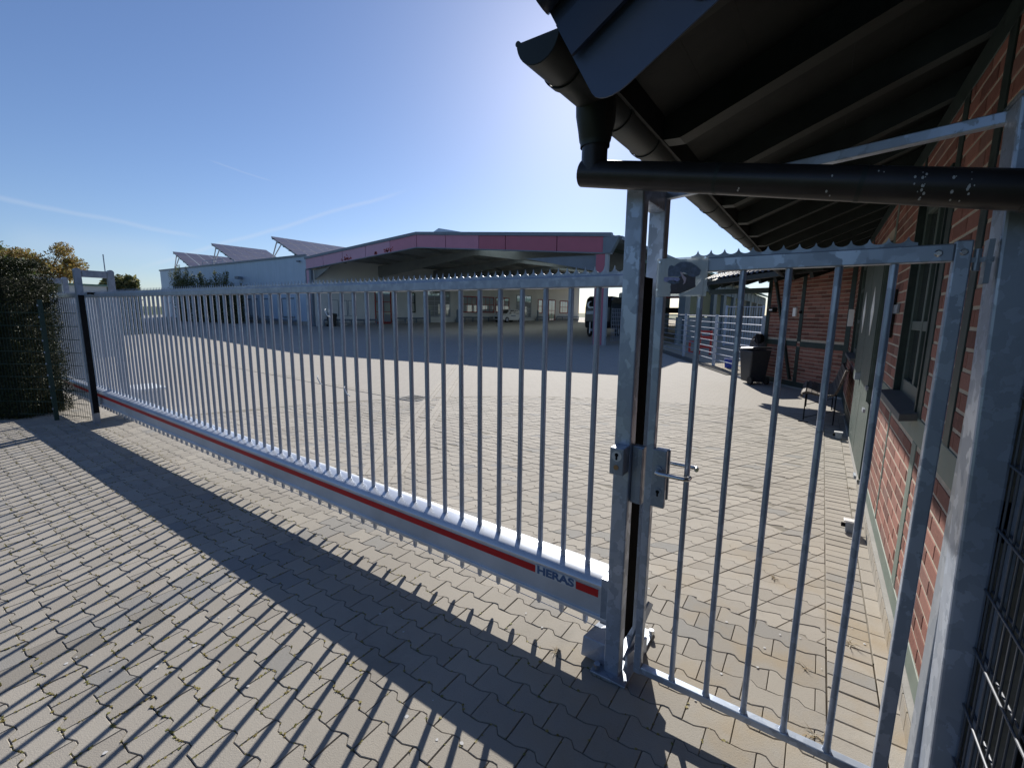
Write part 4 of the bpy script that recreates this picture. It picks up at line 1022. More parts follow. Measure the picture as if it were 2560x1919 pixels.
for (a, b) in ((-48.1, -46.2), (-45.5, -44.9), (-43.7, -43.0), (-40.4, -38.5)):
    w = MB().box((a-.12, HY-.06, 1.38), (a-.001, HY-.002, 3.02)).box((a, HY-.06, 2.93), (b, HY-.002, 3.05)).build('window', 'bluegrey', wh)
    MB().box((a, HY-.035, 1.42), (b, HY-.003, 2.929)).build('shutter', 'shutter', w)
    MB().box((a-.05, HY-.14, 1.33), (b+.05, HY-.003, 1.379)).build('window_sill', 'bluegrey', w)
for x, z in ((-47.8, 5.08), (-37.2, 6.08)):
    s = 1 if x < -40 else .5
    l = MB().box((x-.35*s, HY-.5*s, z-.12*s), (x+.35*s, HY-.15*s, z+.12*s)).box((x-.05, HY-.16*s, z-.05), (x+.05, HY-.002, z+.05)).build('wall_floodlight', 'bluegrey', wh)
for i in range(6):
    x = -49+i*2.1; zz = g(HY, x); MB().box((x, HY-.35, zz), (x+.1, HY-.25, zz+.55)).build('bumper_post', 'bluegrey', wh)
mb = MB(); mb.bar((-49.5, HY-.38, g(HY, -49.5)+.42), (-37.2, HY-.38, g(HY, -37.2)+.42), .08, .16); mb.build('bumper_rail', 'bluegrey', wh)
MB().box((-49.6, HY-.02, .4), (-36.3, HY-.001, 1.0)).build('plinth', 'concrete', wh)
MB().box((-53.4, HY-.05, .7), (-49.9, HY-.003, 3.9)).build('recess', 'bluegrey', wh)

def solar_array(name_label, XA, ZA, XB, ZB, Ya, Yb, ncol, nrow):
    t = thing('solar_array', name_label, 'solar panels', (XA, Ya, 6.6), 'solar arrays on the warehouse roof')
    A = Vector((XA, Ya, ZA)); B = Vector((XB, Ya, ZB)); e = (B-A)/nrow; f = Vector((0, (Yb-Ya)/ncol, 0)); nrm = e.cross(f).normalized()
    if nrm.z < 0: nrm = -nrm
    src = None
    for i in range(ncol):
        for j in range(nrow):
            c = A+e*(j+.5)+f*(i+.5)
            if src is None:
                mb = MB().obox(Vector((0, 0, 0)), e*.485, f*.475, nrm*.02); src = mb.build('module', 'solarframe', t, loc=tuple(c)); src.data.transform(Matrix.Translation(c)); 
                mb = MB().obox(nrm*.022, e*.465, f*.45, nrm*.001); cs = mb.build('cells', 'solar', src, loc=tuple(c)); cs.data.transform(Matrix.Translation(c))
            else:
                o = inst(src, 'module', t, c); q = bpy.data.objects.new('cells', cs.data); col.objects.link(q); q.parent = o; q.location = (0, 0, 0)
    mb = MB(); y = Ya+.3
    ybs = [Ya+.1, (Ya+Yb)/2, Yb-.3]
    for yy in ybs:
        foot = Vector((XA-.35, yy, 6.75)); MB().tube(foot, Vector((XA+(XB-XA)*.20, yy, ZA+(ZB-ZA)*.20-.1)), .06, 6).build('strut', 'solarframe', t); MB().tube(foot, Vector((XA+(XB-XA)*.36, yy, ZA+(ZB-ZA)*.36-.1)), .06, 6).build('strut', 'solarframe', t)
        MB().bar((XA+.05, yy, ZA-.12), (XB, yy, ZB-.12), .1, .1).build('beam', 'galv_dull', t); MB().bar((XB, yy, ZB-.1), (XB, yy, 6.7), .1, .1).build('foot', 'galv_dull', t)
    for j in range(5):
        c = A+(B-A)*(.1+.2*j); MB().box((c.x-.15, Ya-.05, c.z-.12), (c.x+.15, Ya+.0, c.z-.04)).build('purlin_end', 'rubber', t)
solar_array('solar array farthest left on the roof behind the shrubs', -72.9+3.4, 9.3, -67.9+3.2, 7.25, 23.4, 33, 7, 3)
solar_array('middle solar array on the blue warehouse roof', -59, 9.55, -53.9, 7.4, 23.7, 30.0, 6, 3)
solar_array('solar array nearest the pink canopy fascia', -45.6, 9.16, -40.8, 6.98, 23.7, 33.0, 7, 3)
mb = MB()
for (a, b) in (((-57.5, 6.95), (-52.5, 6.95)), ((-57.5, 7.25), (-52.5, 7.25)), ((-57.5, 6.7), (-57.5, 7.25)), ((-55, 6.7), (-55, 7.25)), ((-52.5, 6.7), (-52.5, 7.25))): mb.tube((a[0], HY+.4, a[1]), (b[0], HY+.4, b[1]), .03, 5)
mb.build('roof_rail', 'galv_dull', wh)

ca = thing('canopy_hall', 'wide open canopy with faded red fascia in front of the workshop', 'canopy', (-22.8, HY, .4))
XLc, XRc, XM = -36.25, -9.0, -22.83
ZLc, ZRc, ZM = 6.36, 5.86, 7.16      # top edge heights
def top(x): return ZLc+(ZM-ZLc)*(x-XLc)/(XM-XLc) if x < XM else ZM+(ZRc-ZM)*(x-XM)/(XRc-XM)
def slab(name, x0, x1, off0, off1, mat, y0=HY-.12, y1=HY, par=None):
    mb = MB(); mb._add([(x0, y0, top(x0)+off0), (x1, y0, top(x1)+off0), (x1, y1, top(x1)+off0), (x0, y1, top(x0)+off0), (x0, y0, top(x0)+off1), (x1, y0, top(x1)+off1), (x1, y1, top(x1)+off1), (x0, y1, top(x0)+off1)],
                       [(0,3,2,1),(4,5,6,7),(0,1,5,4),(1,2,6,5),(2,3,7,6),(3,0,4,7)]); return mb.build(name, mat, par or ca)
seams = [XLc+.1, -33.62, -31.05, -28.2, -25.49, XM, -20.19, -17.47, -15.5, -12.1, -9.42]
for i, (a, b) in enumerate(zip(seams, seams[1:])):
    slab('fascia_panel', a+.025, b-.025, -.97, -.20, 'fascia_a' if i < 4 else ('fascia_b' if i < 7 else 'fascia_c'))
slab('fascia_back', XLc, XRc, -.99, -.02, 'bluegrey', HY-.04, HY+.02) if False else None
for a, b in ((XLc, XM), (XM, XRc)):
    slab('top_trim', a, b, -.19, 0, 'bluegrey', HY-.18, HY+.05); slab('bottom_trim', a, b, -1.03, -.975, 'bluegrey', HY-.15, HY+.05); slab('fascia_backing', a, b, -.97, -.2, 'bluegrey', HY+.002, HY+.04)
MB().prism([(-9.41, HY-.19, 5.67), (-9.41, HY-.19, 4.88), (-9.0, HY-.19, 4.88), (-8.55, HY-.19, 5.67)], (0, .3, 0)).build('corner_cap', 'bluegrey', ca)
mb = MB(); rr2 = random.Random(3)
for cx, w_, n_ in ((-30.6, .7, 34), (-27.0, .25, 12), (-25.8, .6, 26)):     # peeled patches of older red
    for i in range(n_):
        x = cx+rr2.gauss(0, w_*.45); z = top(x)-.93+abs(rr2.gauss(0, .12)); s1 = rr2.uniform(.03, .11)
        mb._add([(x-s1, HY-.1215, z), (x, HY-.1215, z-s1*.5), (x+s1, HY-.1215, z+s1*.3), (x+s1*.2, HY-.1215, z+s1)], [(0, 1, 2, 3)])
mb.build('peeled_patch', M_('old_deep_red', (.30, .02, .015), .6), ca, fix=False)
# roof deck with translucent strips either side of the ridge
YB_ = 59.
def deck(name, x0, x1, y0, y1, mat):
    mb = MB()
    if mat == 'skylight': mb.quad((x0, y0, top(x0)-.10), (x1, y0, top(x1)-.10), (x1, y1, top(x1)-.10), (x0, y1, top(x0)-.10)); return mb.build(name, mat, ca, fix=False)
    mb._add([(x0, y0, top(x0)-.14), (x1, y0, top(x1)-.14), (x1, y1, top(x1)-.14), (x0, y1, top(x0)-.14), (x0, y0, top(x0)-.08), (x1, y0, top(x1)-.08), (x1, y1, top(x1)-.08), (x0, y1, top(x0)-.08)],
                       [(0,3,2,1),(4,5,6,7),(0,1,5,4),(1,2,6,5),(2,3,7,6),(3,0,4,7)]); return mb.build(name, mat, ca)
deck('roof_deck', XLc, XM-.05, HY+.03, YB_, 'deck')
deck('roof_deck', XM-.049, XM+.6, HY+.03, YB_, 'deck'); deck('skylight', XM+.601, XM+4.0, HY+1.0, HY+30, 'skylight'); deck('roof_deck', XM+.601, XM+4.0, HY+.03, HY+.999, 'deck'); deck('roof_deck', XM+.601, XM+4.0, HY+30.001, YB_, 'deck'); deck('roof_deck', XM+4.001, XRc, HY+.03, YB_, 'deck')
for i in range(9):
    x = XLc+1.2+i*3.0
    if XM-.3 < x < XM+.3: x += .5
    MB().box((x-.06, HY+.05, top(x)-.36), (x+.06, YB_, top(x)-.15)).build('purlin', 'frame', ca)
for k in range(1, 7):
    y = HY+6.08*k
    for a, b, xa, xb in ((XLc+.3, XM, 1.15, .42), (XM, XRc-.3, .42, 1.15)):
        za, zb = top(a)-.37, top(b)-.37
        mb = MB(); mid = a+(b-a)*(.35 if a < XM-1 else .65)
        mb._add([(a, y-.09, za-xa), (b, y-.09, zb-xb), (b, y+.09, zb-xb), (a, y+.09, za-xa), (a, y-.09, za), (b, y-.09, zb), (b, y+.09, zb), (a, y+.09, za)],
                [(0,3,2,1),(4,5,6,7),(0,1,5,4),(1,2,6,5),(2,3,7,6),(3,0,4,7)])
        mb.build('rafter_beam', 'frame', ca)
    for x, cm in ((XLc+.35, 'frame'), (XRc-.5, 'frame')):
        if k == 0: continue
        MB().box((x-.12, y-.15, g(y, x)-.1), (x+.12, y+.15, top(x)-.5)).build('column', cm, ca)
# front columns
MB().box((-9.80, HY-.1, g(HY)-.05), (-9.31, HY+.05, 4.86)).build('red_column', 'fascia_c', ca); MB().box((-9.30, HY-.12, g(HY)-.05), (-9.14, HY+.1, 4.86)).build('column_edge', 'greyclad', ca)
MB().box((-9.86, HY-.05, g(HY)-.05), (-9.805, HY+.1, 4.86)).build('column_edge', 'bluegrey', ca)
MB().box((-36.15, HY-.1, .4), (-35.75, HY+.02, 5.3)).build('pink_column', 'fascia_a', ca); MB().box((-35.745, HY-.12, .4), (-35.5, HY+.1, 5.3)).build('column_edge', 'bluegrey', ca); MB().box((-36.3, HY-.12, .4), (-36.155, HY+.1, 5.3)).build('column_edge', 'bluegrey', ca)
MB().box((-36.1, HY-.14, .5), (-35.8, HY-.101, 2.9)).build('red_panel', 'redpaint', ca)
MB().prism([(-14.3, HY+.15, 4.95), (-9.9, HY+.15, 4.87), (-9.9, HY+.15, 4.05)], (0, .02, 0)).build('banner', 'bluegrey', ca)
MB().prism([(-35.5, HY+.2, 5.3), (-33.2, HY+.2, 5.45), (-35.5, HY+.2, 4.5)], (0, .1, 0)).build('knee_brace', 'frame', ca)
MB().box((XRc-.1, HY, 5.55), (XRc+.35, YB_, 5.72)).build('side_eave', 'greyclad', ca); MB().box((XRc+.36, HY, 5.50), (XRc+.5, YB_, 5.68)).build('side_gutter', 'bluegrey', ca)
MB().prism([(-40.2, 40, 11.2), (-38.5, 40, 12.0), (-35.5, 40, 11.2), (-35.5, 40, 10), (-40.2, 40, 10)], (0, 6, 0)) 
pk = thing('roof_turret', 'small pointed rooftop gable showing above the canopy ridge', 'building', (-38.4, 40, 0)); MB().prism([(-41.0, 40, 10.9), (-38.5, 40, 11.85), (-34.0, 40, 10.9), (-34.0, 40, 6), (-41.0, 40, 6)], (0, 5, 0)).build('gable', 'blueclad', pk)

# workshop wall under the canopy, running away from the viewer
ws = thing('workshop_building', 'cream walled workshop with red doors and glazed garage doors under the canopy', 'building', (-33, 38, .8))
wP = Vector((-35.5, 21.9)); wU = Vector((6.5, 36)).normalized(); wN = Vector((wU.y, -wU.x))
def wW(s, o, z): v = wP+wU*s+wN*o; return Vector((v.x, v.y, z))
def wwb(s0, s1, z0, z1, name, mat, out=.02, dep=.1, parent=None):
    c = wW((s0+s1)/2, out-dep/2, (z0+z1)/2)
    return MB().obox(c, Vector((*wU, 0))*(s1-s0)/2, Vector((*wN, 0))*dep/2, Vector((0, 0, (z1-z0)/2))).build(name, mat, parent or ws)
wwb(-.1, 37.2, .3, 6.3, 'wall', 'wallwhite', 0, 1.5)
def gl_s(s): v = wP+wU*s; return g(v.y, v.x)
m = M_('reflecting_window_glass', (.04, .045, .05), .03, 0, 1.); MT['winglass'] = m
NTm = NT(m); m.node_tree.nodes['Principled BSDF'].inputs['Metallic'].default_value = .55; m.node_tree.nodes['Principled BSDF'].inputs['Base Color'].default_value = (.55, .58, .62, 1)
def ww_window(s0, s1, z0, z1, nx_, nz_, frame='redpaint', name='window', glass='winglass'):
    w = wwb(s0-.08, s1+.08, z0-.08, z0, name, frame, .06, .1)
    wwb(s0-.08, s1+.08, z1, z1+.08, 'frame', frame, .06, .1, w); wwb(s0-.08, s0, z0, z1, 'frame', frame, .06, .1, w); wwb(s1, s1+.08, z0, z1, 'frame', frame, .06, .1, w)
    for i in range(nx_):
        for j in range(nz_):
            a = s0+(s1-s0)*i/nx_; b = s0+(s1-s0)*(i+1)/nx_; c = z0+(z1-z0)*j/nz_; d = z0+(z1-z0)*(j+1)/nz_
            wwb(a+.03, b-.03, c+.03, d-.03, 'pane', glass, .03, .02, w)
    wwb(s0, s1, z0, z1, 'mullion_grid', frame, .0245, .02, w)
    return w
for a, b in ((1.25, 1.95), (2.05, 2.75), (2.85, 3.6)): w = wwb(a, b, 1.5, 2.88, 'shuttered_window', 'bluegrey', .03, .05); wwb(a+.03, b-.06, 1.53, 2.84, 'shutter', 'wallwhite', .05, .03, w)
d = ww_window(5.5, 7.05, .95, 3.8, 2, 3, 'redpaint', 'entrance_door'); wwb(5.5, 7.05, gl_s(6), .86, 'kick_panel', 'redpaint', .05, .06, d); wwb(6.1, 6.2, .9, 2.9, 'door_stile', 'redpaint', .075, .03, d)
ww_window(9.3, 9.75, 1.95, 3.75, 1, 2, 'timber')
for a, b in ((11.2, 14.1), (24.4, 26.95)):
    d = ww_window(a, b, 1.55, 4.15, 3, 5, 'greyclad', 'garage_door'); wwb(a, b, gl_s(a)-.05, 1.46, 'solid_panel', 'wallwhite', .05, .05, d)
ww_window(15.85, 17.9, 2.05, 3.7, 3, 2); ww_window(18.65, 20.5, 2.07, 3.72, 3, 2); ww_window(20.9, 23.0, 2.1, 3.72, 3, 2)
ww_window(28.4, 29.1, 2.1, 3.75, 1, 2); d = ww_window(30.5, 31.75, 1.1, 3.75, 2, 2, 'redpaint', 'entrance_door'); ww_window(32.9, 34.5, 2.15, 3.7, 3, 2)
for (a, b) in ((.5, 5.4), (7.2, 11.0), (14.8, 24.2), (27.8, 30.3), (31.9, 36.8)):
    z = gl_s((a+b)/2); wwb(a, b, z+.40, z+.54, 'bumper_rail', 'bluegrey', .35, .08); wwb(a, b, z-.05, z+.22, 'kerb', 'concrete', .12, .12)
    n_ = int((b-a)/1.3)+1
    for i in range(n_+1): s = a+(b-a)*i/n_; wwb(s-.04, s+.04, z-.05, z+.40, 'bumper_post', 'bluegrey', .31, .08)
def bollard(s, lab):
    v = wW(s, .75, 0); z = g(v.y, v.x)
    t = thing('bollard', lab, 'bollard', (v.x, v.y, z), 'blue grey bollards along the workshop wall')
    MB().tube((v.x, v.y, z), (v.x, v.y, z+1.25), .11, 14).build('tube', 'bluegrey', t, smooth=True); MB().tube((v.x, v.y, z+1.251), (v.x, v.y, z+1.38), .11, 14, .05).build('cap', 'bluegrey', t, smooth=True)
bollard(11.0, 'bollard left of the first glazed garage door'); bollard(14.6, 'bollard right of the first glazed garage door'); bollard(24.2, 'bollard left of the second glazed garage door'); bollard(27.5, 'bollard right of the second glazed garage door')

# ------------------------------------------------------------------ vehicles
def local_parts(t, rz):
    t.rotation_euler = (0, 0, rz)
    def put(mb, name, mat, sm=False, bv=0, par=None):
        o = mb.build(name, mat, None, smooth=sm, loc=(0, 0, 0)); o.parent = par or t
        return bevel(o, bv) if bv else o
    return put
car = thing('small_car', 'small white three door hatchback parked by the workshop windows', 'car', (-29.7, 42.2, g(42.2, -29.7)))
put = local_parts(car, R(-9))
# local: -Y is the nose
side = [(-1.72, .30), (-1.76, .55), (-1.66, .78), (-1.05, .95), (-.55, 1.38), (-.15, 1.46), (.75, 1.44), (1.25, 1.30), (1.58, .95), (1.68, .75), (1.66, .35), (1.45, .22), (-1.5, .22)]
mb = MB()
lay = [(-.78, .0), (-.80, 0), (.80, 0), (.78, 0)]
def sec(x, f): return [(x*(1 if z < 1.0 else 1-(z-1.0)*.45), y*f, z) for y, z in side]
n = len(side); xs = (-.76, -.72, .72, .76)
vs = sec(-.80, 1)+sec(.80, 1); mb._add(vs, [tuple(range(n-1, -1, -1)), tuple(range(n, 2*n))]+[(i, (i+1) % n, n+(i+1) % n, n+i) for i in range(n)]); body = put(mb, 'body', 'carwhite', False, .06)
for s in (-1, 1):
    x = s*.79; zf = lambda y, z: (s*(.80*(1-(z-1.0)*.45)+.012), y, z)
    put(MB()._add([zf(-.80, 1.0), zf(-.45, 1.33), zf(.10, 1.37), zf(.10, 1.0)], [(0, 1, 2, 3)]), 'side_window', 'carglass'); put(MB()._add([zf(.18, 1.0), zf(.18, 1.37), zf(.85, 1.35), zf(1.2, 1.1), zf(1.15, 1.0)], [(0, 1, 2, 3, 4)]), 'side_window', 'carglass')
    for y in (-1.12, 1.12):
        w = put(MB().tube((s*.64, y, .29), (s*.82, y, .29), .30, 20), 'wheel', 'tyre', True); put(MB().tube((s*.821, y, .29), (s*.83, y, .29), .19, 16), 'rim', 'galv_bar', False, par=w)
    put(MB().obox((s*.56, -1.70, .66), (.15, 0, 0), (0, .06, .02), (0, 0, .08)), 'headlight', 'shutter'); put(MB().obox((s*.90, -.68, 1.0), (.08, 0, 0), (0, .05, 0), (0, 0, .06)), 'mirror', 'carglass')
    put(MB().obox((s*.806, -.1, .72), (.004, 0, 0), (0, .38, 0), (0, 0, .035)), 'side_decal', 'ink')
put(MB()._add([(-.68, -1.035, .975), (.68, -1.035, .975), (.60, -.60, 1.355), (-.60, -.60, 1.355)], [(0, 1, 2, 3)]), 'windscreen', 'carglass'); put(MB().obox((0, -1.775, .48), (.5, 0, 0), (0, .02, 0), (0, 0, .10)), 'grille', 'rubber')
tl_ = thing('horse_trailer', 'black horse trailer with white crescent emblem beside the red canopy column', 'trailer', (-12.2, 28.6, g(28.6, -12.2)))
put = local_parts(tl_, R(6))
prf = [(-1.5, .55), (-1.62, 1.0), (-1.58, 1.9), (-1.35, 2.45), (-.9, 2.62), (1.7, 2.62), (1.8, 2.3), (1.8, .5)]
mb = MB(); n = len(prf); mb._add([(-.85, y, z) for y, z in prf]+[(.85, y, z) for y, z in prf], [tuple(range(n-1, -1, -1)), tuple(range(n, 2*n))]+[(i, (i+1) % n, n+(i+1) % n, n+i) for i in range(n)])
put(mb, 'body', 'trailerblack', False, .12)
crs = []
for i in range(13): a = R(70+i*17); crs.append((-.45+.22*math.cos(a), -1.66, 2.05+.22*math.sin(a)))
for i in range(12, -1, -1): a = R(70+i*17); crs.append((-.38+.17*math.cos(a), -1.66, 2.07+.18*math.sin(a)))
put(MB().prism(crs, (0, .02, 0)), 'crescent_emblem', 'white'); put(MB().obox((-.33, -1.65, 1.89), (.12, 0, 0), (0, .01, 0), (0, 0, .04)), 'emblem_base', 'white')
put(MB().obox((-.35, -1.64, 1.55), (.35, 0, 0), (0, .03, 0), (0, 0, .10)), 'front_vent', 'galv_dull')
put(MB().bar((0, -1.5, .50), (0, -2.7, .45), .10, .10), 'drawbar', 'galv_bar'); put(MB().bar((-.45, -1.5, .50), (0, -2.4, .45), .08, .08), 'drawbar_arm', 'galv_bar'); put(MB().bar((.45, -1.5, .50), (0, -2.4, .45), .08, .08), 'drawbar_arm', 'galv_bar')
put(MB().tube((-.28, -2.1, .12), (-.28, -2.1, .95), .035, 8), 'jockey_leg', 'white', True); put(MB().tube((-.33, -2.1, .12), (-.23, -2.1, .12), .12, 14), 'jockey_wheel', 'tyre', True)
for s in (-1, 1):
    for y in (-.1, .7):
        w = put(MB().tube((s*.85, y, .33), (s*1.05, y, .33), .33, 18), 'wheel', 'tyre', True); put(MB().tube((s*1.051, y, .33), (s*1.06, y, .33), .19, 14), 'rim', 'white', par=w)
    put(MB().obox((s*.96, .3, .72), (.12, 0, 0), (0, .80, 0), (0, 0, .03)), 'mudguard', 'trailerblack')
t2 = thing('livestock_trailer', 'pale silver trailer with dark front window behind the red column', 'trailer', (-11.0, 31.2, g(31.2, -11)))
put = local_parts(t2, R(4))
put(MB().box((-.95, -1.2, .65), (.6, 2.2, 2.15)), 'box', 'shutter', False, .05); put(MB().box((-.95, -1.0, 2.17), (.6, 2.2, 2.95)), 'upper_box', 'white', False, .12)
put(MB().obox((-.2, -1.02, 2.5), (.5, 0, 0), (0, .015, 0), (0, 0, .24)), 'front_window', 'carglass')
for i in range(6): put(MB().obox((-.18, -1.21, .85+i*.21), (.72, 0, 0), (0, .012, 0), (0, 0, .085)), 'panel_strip', 'shutter')
for s in (-1, 1): put(MB().tube((s*.55-.2, .5, .33), (s*.75-.2, .5, .33), .33, 16), 'wheel', 'tyre', True)
put(MB().bar((-.2, -1.2, .5), (-.2, -2.4, .45), .1, .1), 'drawbar', 'white')
t3 = thing('wire_mesh_fence', 'leaning galvanised wire panel by the red canopy column', 'fence', (-8.8, 22.1, g(22)))
for i in range(9): MB().tube((-9.05+.0*i, 22.2+i*.25, g(22)+.2+0), (-9.05, 22.2+i*.25, g(22)+1.9), .012, 5).build('wire', 'galv_bar', t3)
for i in range(9): MB().tube((-9.05, 22.2, g(22)+.2+i*.21), (-9.05, 24.2, g(22)+.2+i*.21), .012, 5).build('wire', 'galv_bar', t3)

# ------------------------------------------------------------------ left portal, mesh fence, hedge
lpz = gz(-9.2, 0)
for X_, lab in ((-9.2, 'grey guide portal with domed posts nearest the hedge end'), (-12.0, 'grey guide portal partly hidden behind the hedge')):
    t = thing('guide_portal', lab, 'gate portal', (X_, 2.05, 0), 'guide portals of the sliding gate')
    for yy in (1.865, 2.245):
        MB().box((X_-.04, yy-.04, 0), (X_+.04, yy+.04, 2.33)).build('post', 'galv_dull', t)
        MB().tube((X_-.042, yy, 2.325), (X_+.042, yy, 2.325), .042, 16).build('domed_cap', 'galv_dull', t, smooth=True)
    MB().box((X_-.04, 1.916, 2.24), (X_+.04, 2.194, 2.34)).build('cross_bar', 'galv_dull', t)
    if X_ > -10:
        MB().box((X_+.042, 1.835, .17), (X_+.065, 1.90, 1.97)).build('buffer_strip', 'rubber', t); MB().tube((X_, 2.19, 2.34), (X_, 2.19, 2.60), .008, 6).build('antenna', 'galv_dull', t)
        MB().box((X_-.02, 1.95, 1.985), (X_+.06, 2.15, 2.015)).build('guide_roller_plate', 'rubber', t)
dr = thing('gate_drive', 'pale grey gate drive cabinet behind the far bars of the sliding gate', 'gate motor', (-9.6, 2.55, 0)); bevel(MB().box((-9.75, 2.42, .02), (-9.15, 2.75, .42)).build('cabinet', 'alu', dr), .01); bevel(MB().box((-9.80, 2.38, .421), (-9.1, 2.8, .47)).build('lid', 'white', dr), .01)
gfz = thing('green_wire_fence', 'dark green double rod fence in front of the clipped hedge', 'fence', (-9.95, 1.55, 0))
A_, B_, C_ = Vector((-9.22, 1.80)), Vector((-9.93, 1.55)), Vector((-12.3, -.10))
for (p, q) in ((A_, B_), (B_, C_)):
    d = q-p; L = d.length; nn = int(L/.05); z = .10
    while z < 1.85:
        MB().tube((p.x, p.y, z), (q.x, q.y, z), .005, 5).build('horizontal_rod', 'meshgreen', gfz); z += .2
    mb = MB()
    for i in range(nn): v = p+d*(i/nn); mb.tube((v.x, v.y, .06), (v.x, v.y, 1.84), .0026, 4, caps=False)
    o = mb.build('vertical_rods', 'meshgreen', gfz); o['kind'] = 'stuff'
MB().box((B_.x-.03, B_.y-.03, 0), (B_.x+.03, B_.y+.02, 1.90)).build('post', 'meshgreen', gfz)
mb = MB()
for i in range(10): mb.box((B_.x+.015, B_.y-.045, .18+i*.18), (B_.x+.035, B_.y-.031, .205+i*.18))
mb.build('clamp', 'galv_bar', gfz)
def leaves(mb, pts_fn, n, size, rng, tintfn=lambda p: None, flat=0):
    for _ in range(n):
        p = pts_fn(rng); s = size*rng.uniform(.6, 1.4)
        a = Vector((rng.gauss(0, 1), rng.gauss(0, 1), rng.gauss(0, 1))).normalized(); b = a.orthogonal().normalized()
        th = rng.uniform(0, 6.28); b = (b*math.cos(th)+a.cross(b)*math.sin(th)); c = a.cross(b)
        mb.tint = rng.random()
        mb._add([p-b*s, p+c*s*.45, p+b*s, p-c*s*.45], [(0, 1, 2, 3)])
def hedge(name, label, path, width, h, n, size, mat, seed, core='timber', z0=0.):
    rng = random.Random(seed); t = thing(name, label, 'hedge', (path[0][0], path[0][1], z0))
    segs = [(Vector(a), Vector(b)) for a, b in zip(path, path[1:])]; tot = sum((b-a).length for a, b in segs)
    def fn(r):
        k = r.uniform(0, tot)
        for a, b in segs:
            if k <= (b-a).length: break
            k -= (b-a).length
        d = (b-a).normalized(); s = Vector((-d.y, d.x)); u = r.random()
        hh = h*(1+.05*math.sin(k*3.1+seed)+.03*math.sin(k*7.7))
        if u < .62: o = r.choice((-1, 1))*width/2*(1+.0*r.random()); z = r.uniform(.0, hh); bul = .07*math.sin(k*5+z*4)+.05*math.sin(z*9+k*2); o += (1 if o > 0 else -1)*(bul*.6+r.gauss(0, .03)); 
        elif u < .85: o = r.uniform(-width/2, width/2); z = hh+r.gauss(0, .035)
        else: o = r.uniform(-width/2, width/2); z = r.uniform(0, hh); k = r.choice((-.03, (b-a).length+.03))+r.gauss(0, .04)
        # round the top edges
        if z > hh-.2: o *= 1-.35*((z-hh+.2)/.2)**2*.4
        v = a+d*k+s*o; return Vector((v.x, v.y, z0+max(0.02, z)))
    mb = MB(); leaves(mb, fn, n, size, rng); mb.build('foliage', mat, t, fix=False)
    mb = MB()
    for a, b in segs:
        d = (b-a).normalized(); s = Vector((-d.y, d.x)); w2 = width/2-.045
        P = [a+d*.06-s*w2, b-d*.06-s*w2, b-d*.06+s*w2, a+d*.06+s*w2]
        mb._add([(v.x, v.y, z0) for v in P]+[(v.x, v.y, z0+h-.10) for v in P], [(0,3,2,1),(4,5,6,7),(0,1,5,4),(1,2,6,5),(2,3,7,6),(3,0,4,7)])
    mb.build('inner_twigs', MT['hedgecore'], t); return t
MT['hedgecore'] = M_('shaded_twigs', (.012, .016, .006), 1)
hedge('clipped_hedge', 'tall dark clipped conifer hedge at the left edge of the driveway', [(-10.68, 1.57), (-13.3, -.25)], .80, 2.36, 150000, .0145, 'hedge', 2)
hedge('boundary_hedge', 'low sunlit hedge showing over the gate left of the shrubs', [(-62, 14.5), (-37, 9.6)], 1.5, 3.5, 18000, .15, 'shrub', 5, z0=.2)
hedge('dark_hedge', 'dark green hedge between the portals and the autumn tree', [(-22, 2.8), (-30, 3.3)], 1.2, 3.2, 9000, .10, 'green', 9)
# grey shed behind the portals
sh = thing('flat_shed', 'low pale grey flat roofed shed behind the guide portals', 'shed', (-24, 4.6, 0))
MB().box((-27, 4.02, 0), (-22, 5.22, 2.62)).build('wall', 'shed', sh); MB().box((-27.1, 3.95, 2.621), (-21.95, 5.3, 2.68)).build('roof_edge', 'greenroof', sh)
# trees and shrubs
def tree(name, label, loc, h, rad, mat, n, size, seed, trunk=.16, squash=.8, group=None, cat='tree', limbs=7):
    rng = random.Random(seed); t = thing(name, label, cat, loc, group); L = Vector(loc)
    mb = MB(); top_ = L+Vector((0, 0, h-rad*squash)); mb.path([L, L+(top_-L)*.5+Vector((rng.uniform(-.1, .1), rng.uniform(-.1, .1), 0)), top_], [trunk, trunk*.7, trunk*.4], 8)
    cl = []
    for i in range(limbs*5):
        a = rng.uniform(0, 6.28); rr_ = rad*rng.random()**.45; zz_ = rng.uniform(-1, 1)*rad*squash*math.sqrt(max(0, 1-(rr_/rad)**2*.8))
        c = top_+Vector((rr_*math.cos(a)*.9, rr_*math.sin(a)*.9, zz_)); cl.append((c, rad*rng.uniform(.16, .34)))
        if i < limbs*2: m_ = top_-Vector((0, 0, rad*.5)); mb.path([m_, (m_+c)/2+Vector((rng.gauss(0, .1), rng.gauss(0, .1), .1)), c], [trunk*.35, trunk*.2, trunk*.05], 5)
    mb.build('trunk', 'bark', t, smooth=True)
    def fn(r):
        c, q = cl[r.randrange(len(cl))]; v = Vector((r.gauss(0, 1), r.gauss(0, 1), r.gauss(0, .8))); v = v.normalized()*q*r.random()**.4
        return c+v
    mb = MB(); leaves(mb, fn, n, size, rng); mb.build('crown', mat, t, fix=False); return t
tree('autumn_tree', 'yellow brown leaved tree rising behind the hedge and portals', (-29.5, 4.9, .1), 4.55, 1.6, 'autumn', 15000, .05, 3, squash=.75)
tree('autumn_tree', 'smaller yellow green tree just above the hedge top', (-32.5, 4.0, .1), 4.6, 1.5, 'shrub', 7000, .07, 8, squash=.7)
tree('leafy_tree', 'sunlit green tree behind the stable roof', (-3.0, 50, .7), 8.3, 2.6, 'green', 9000, .14, 11, trunk=.3)
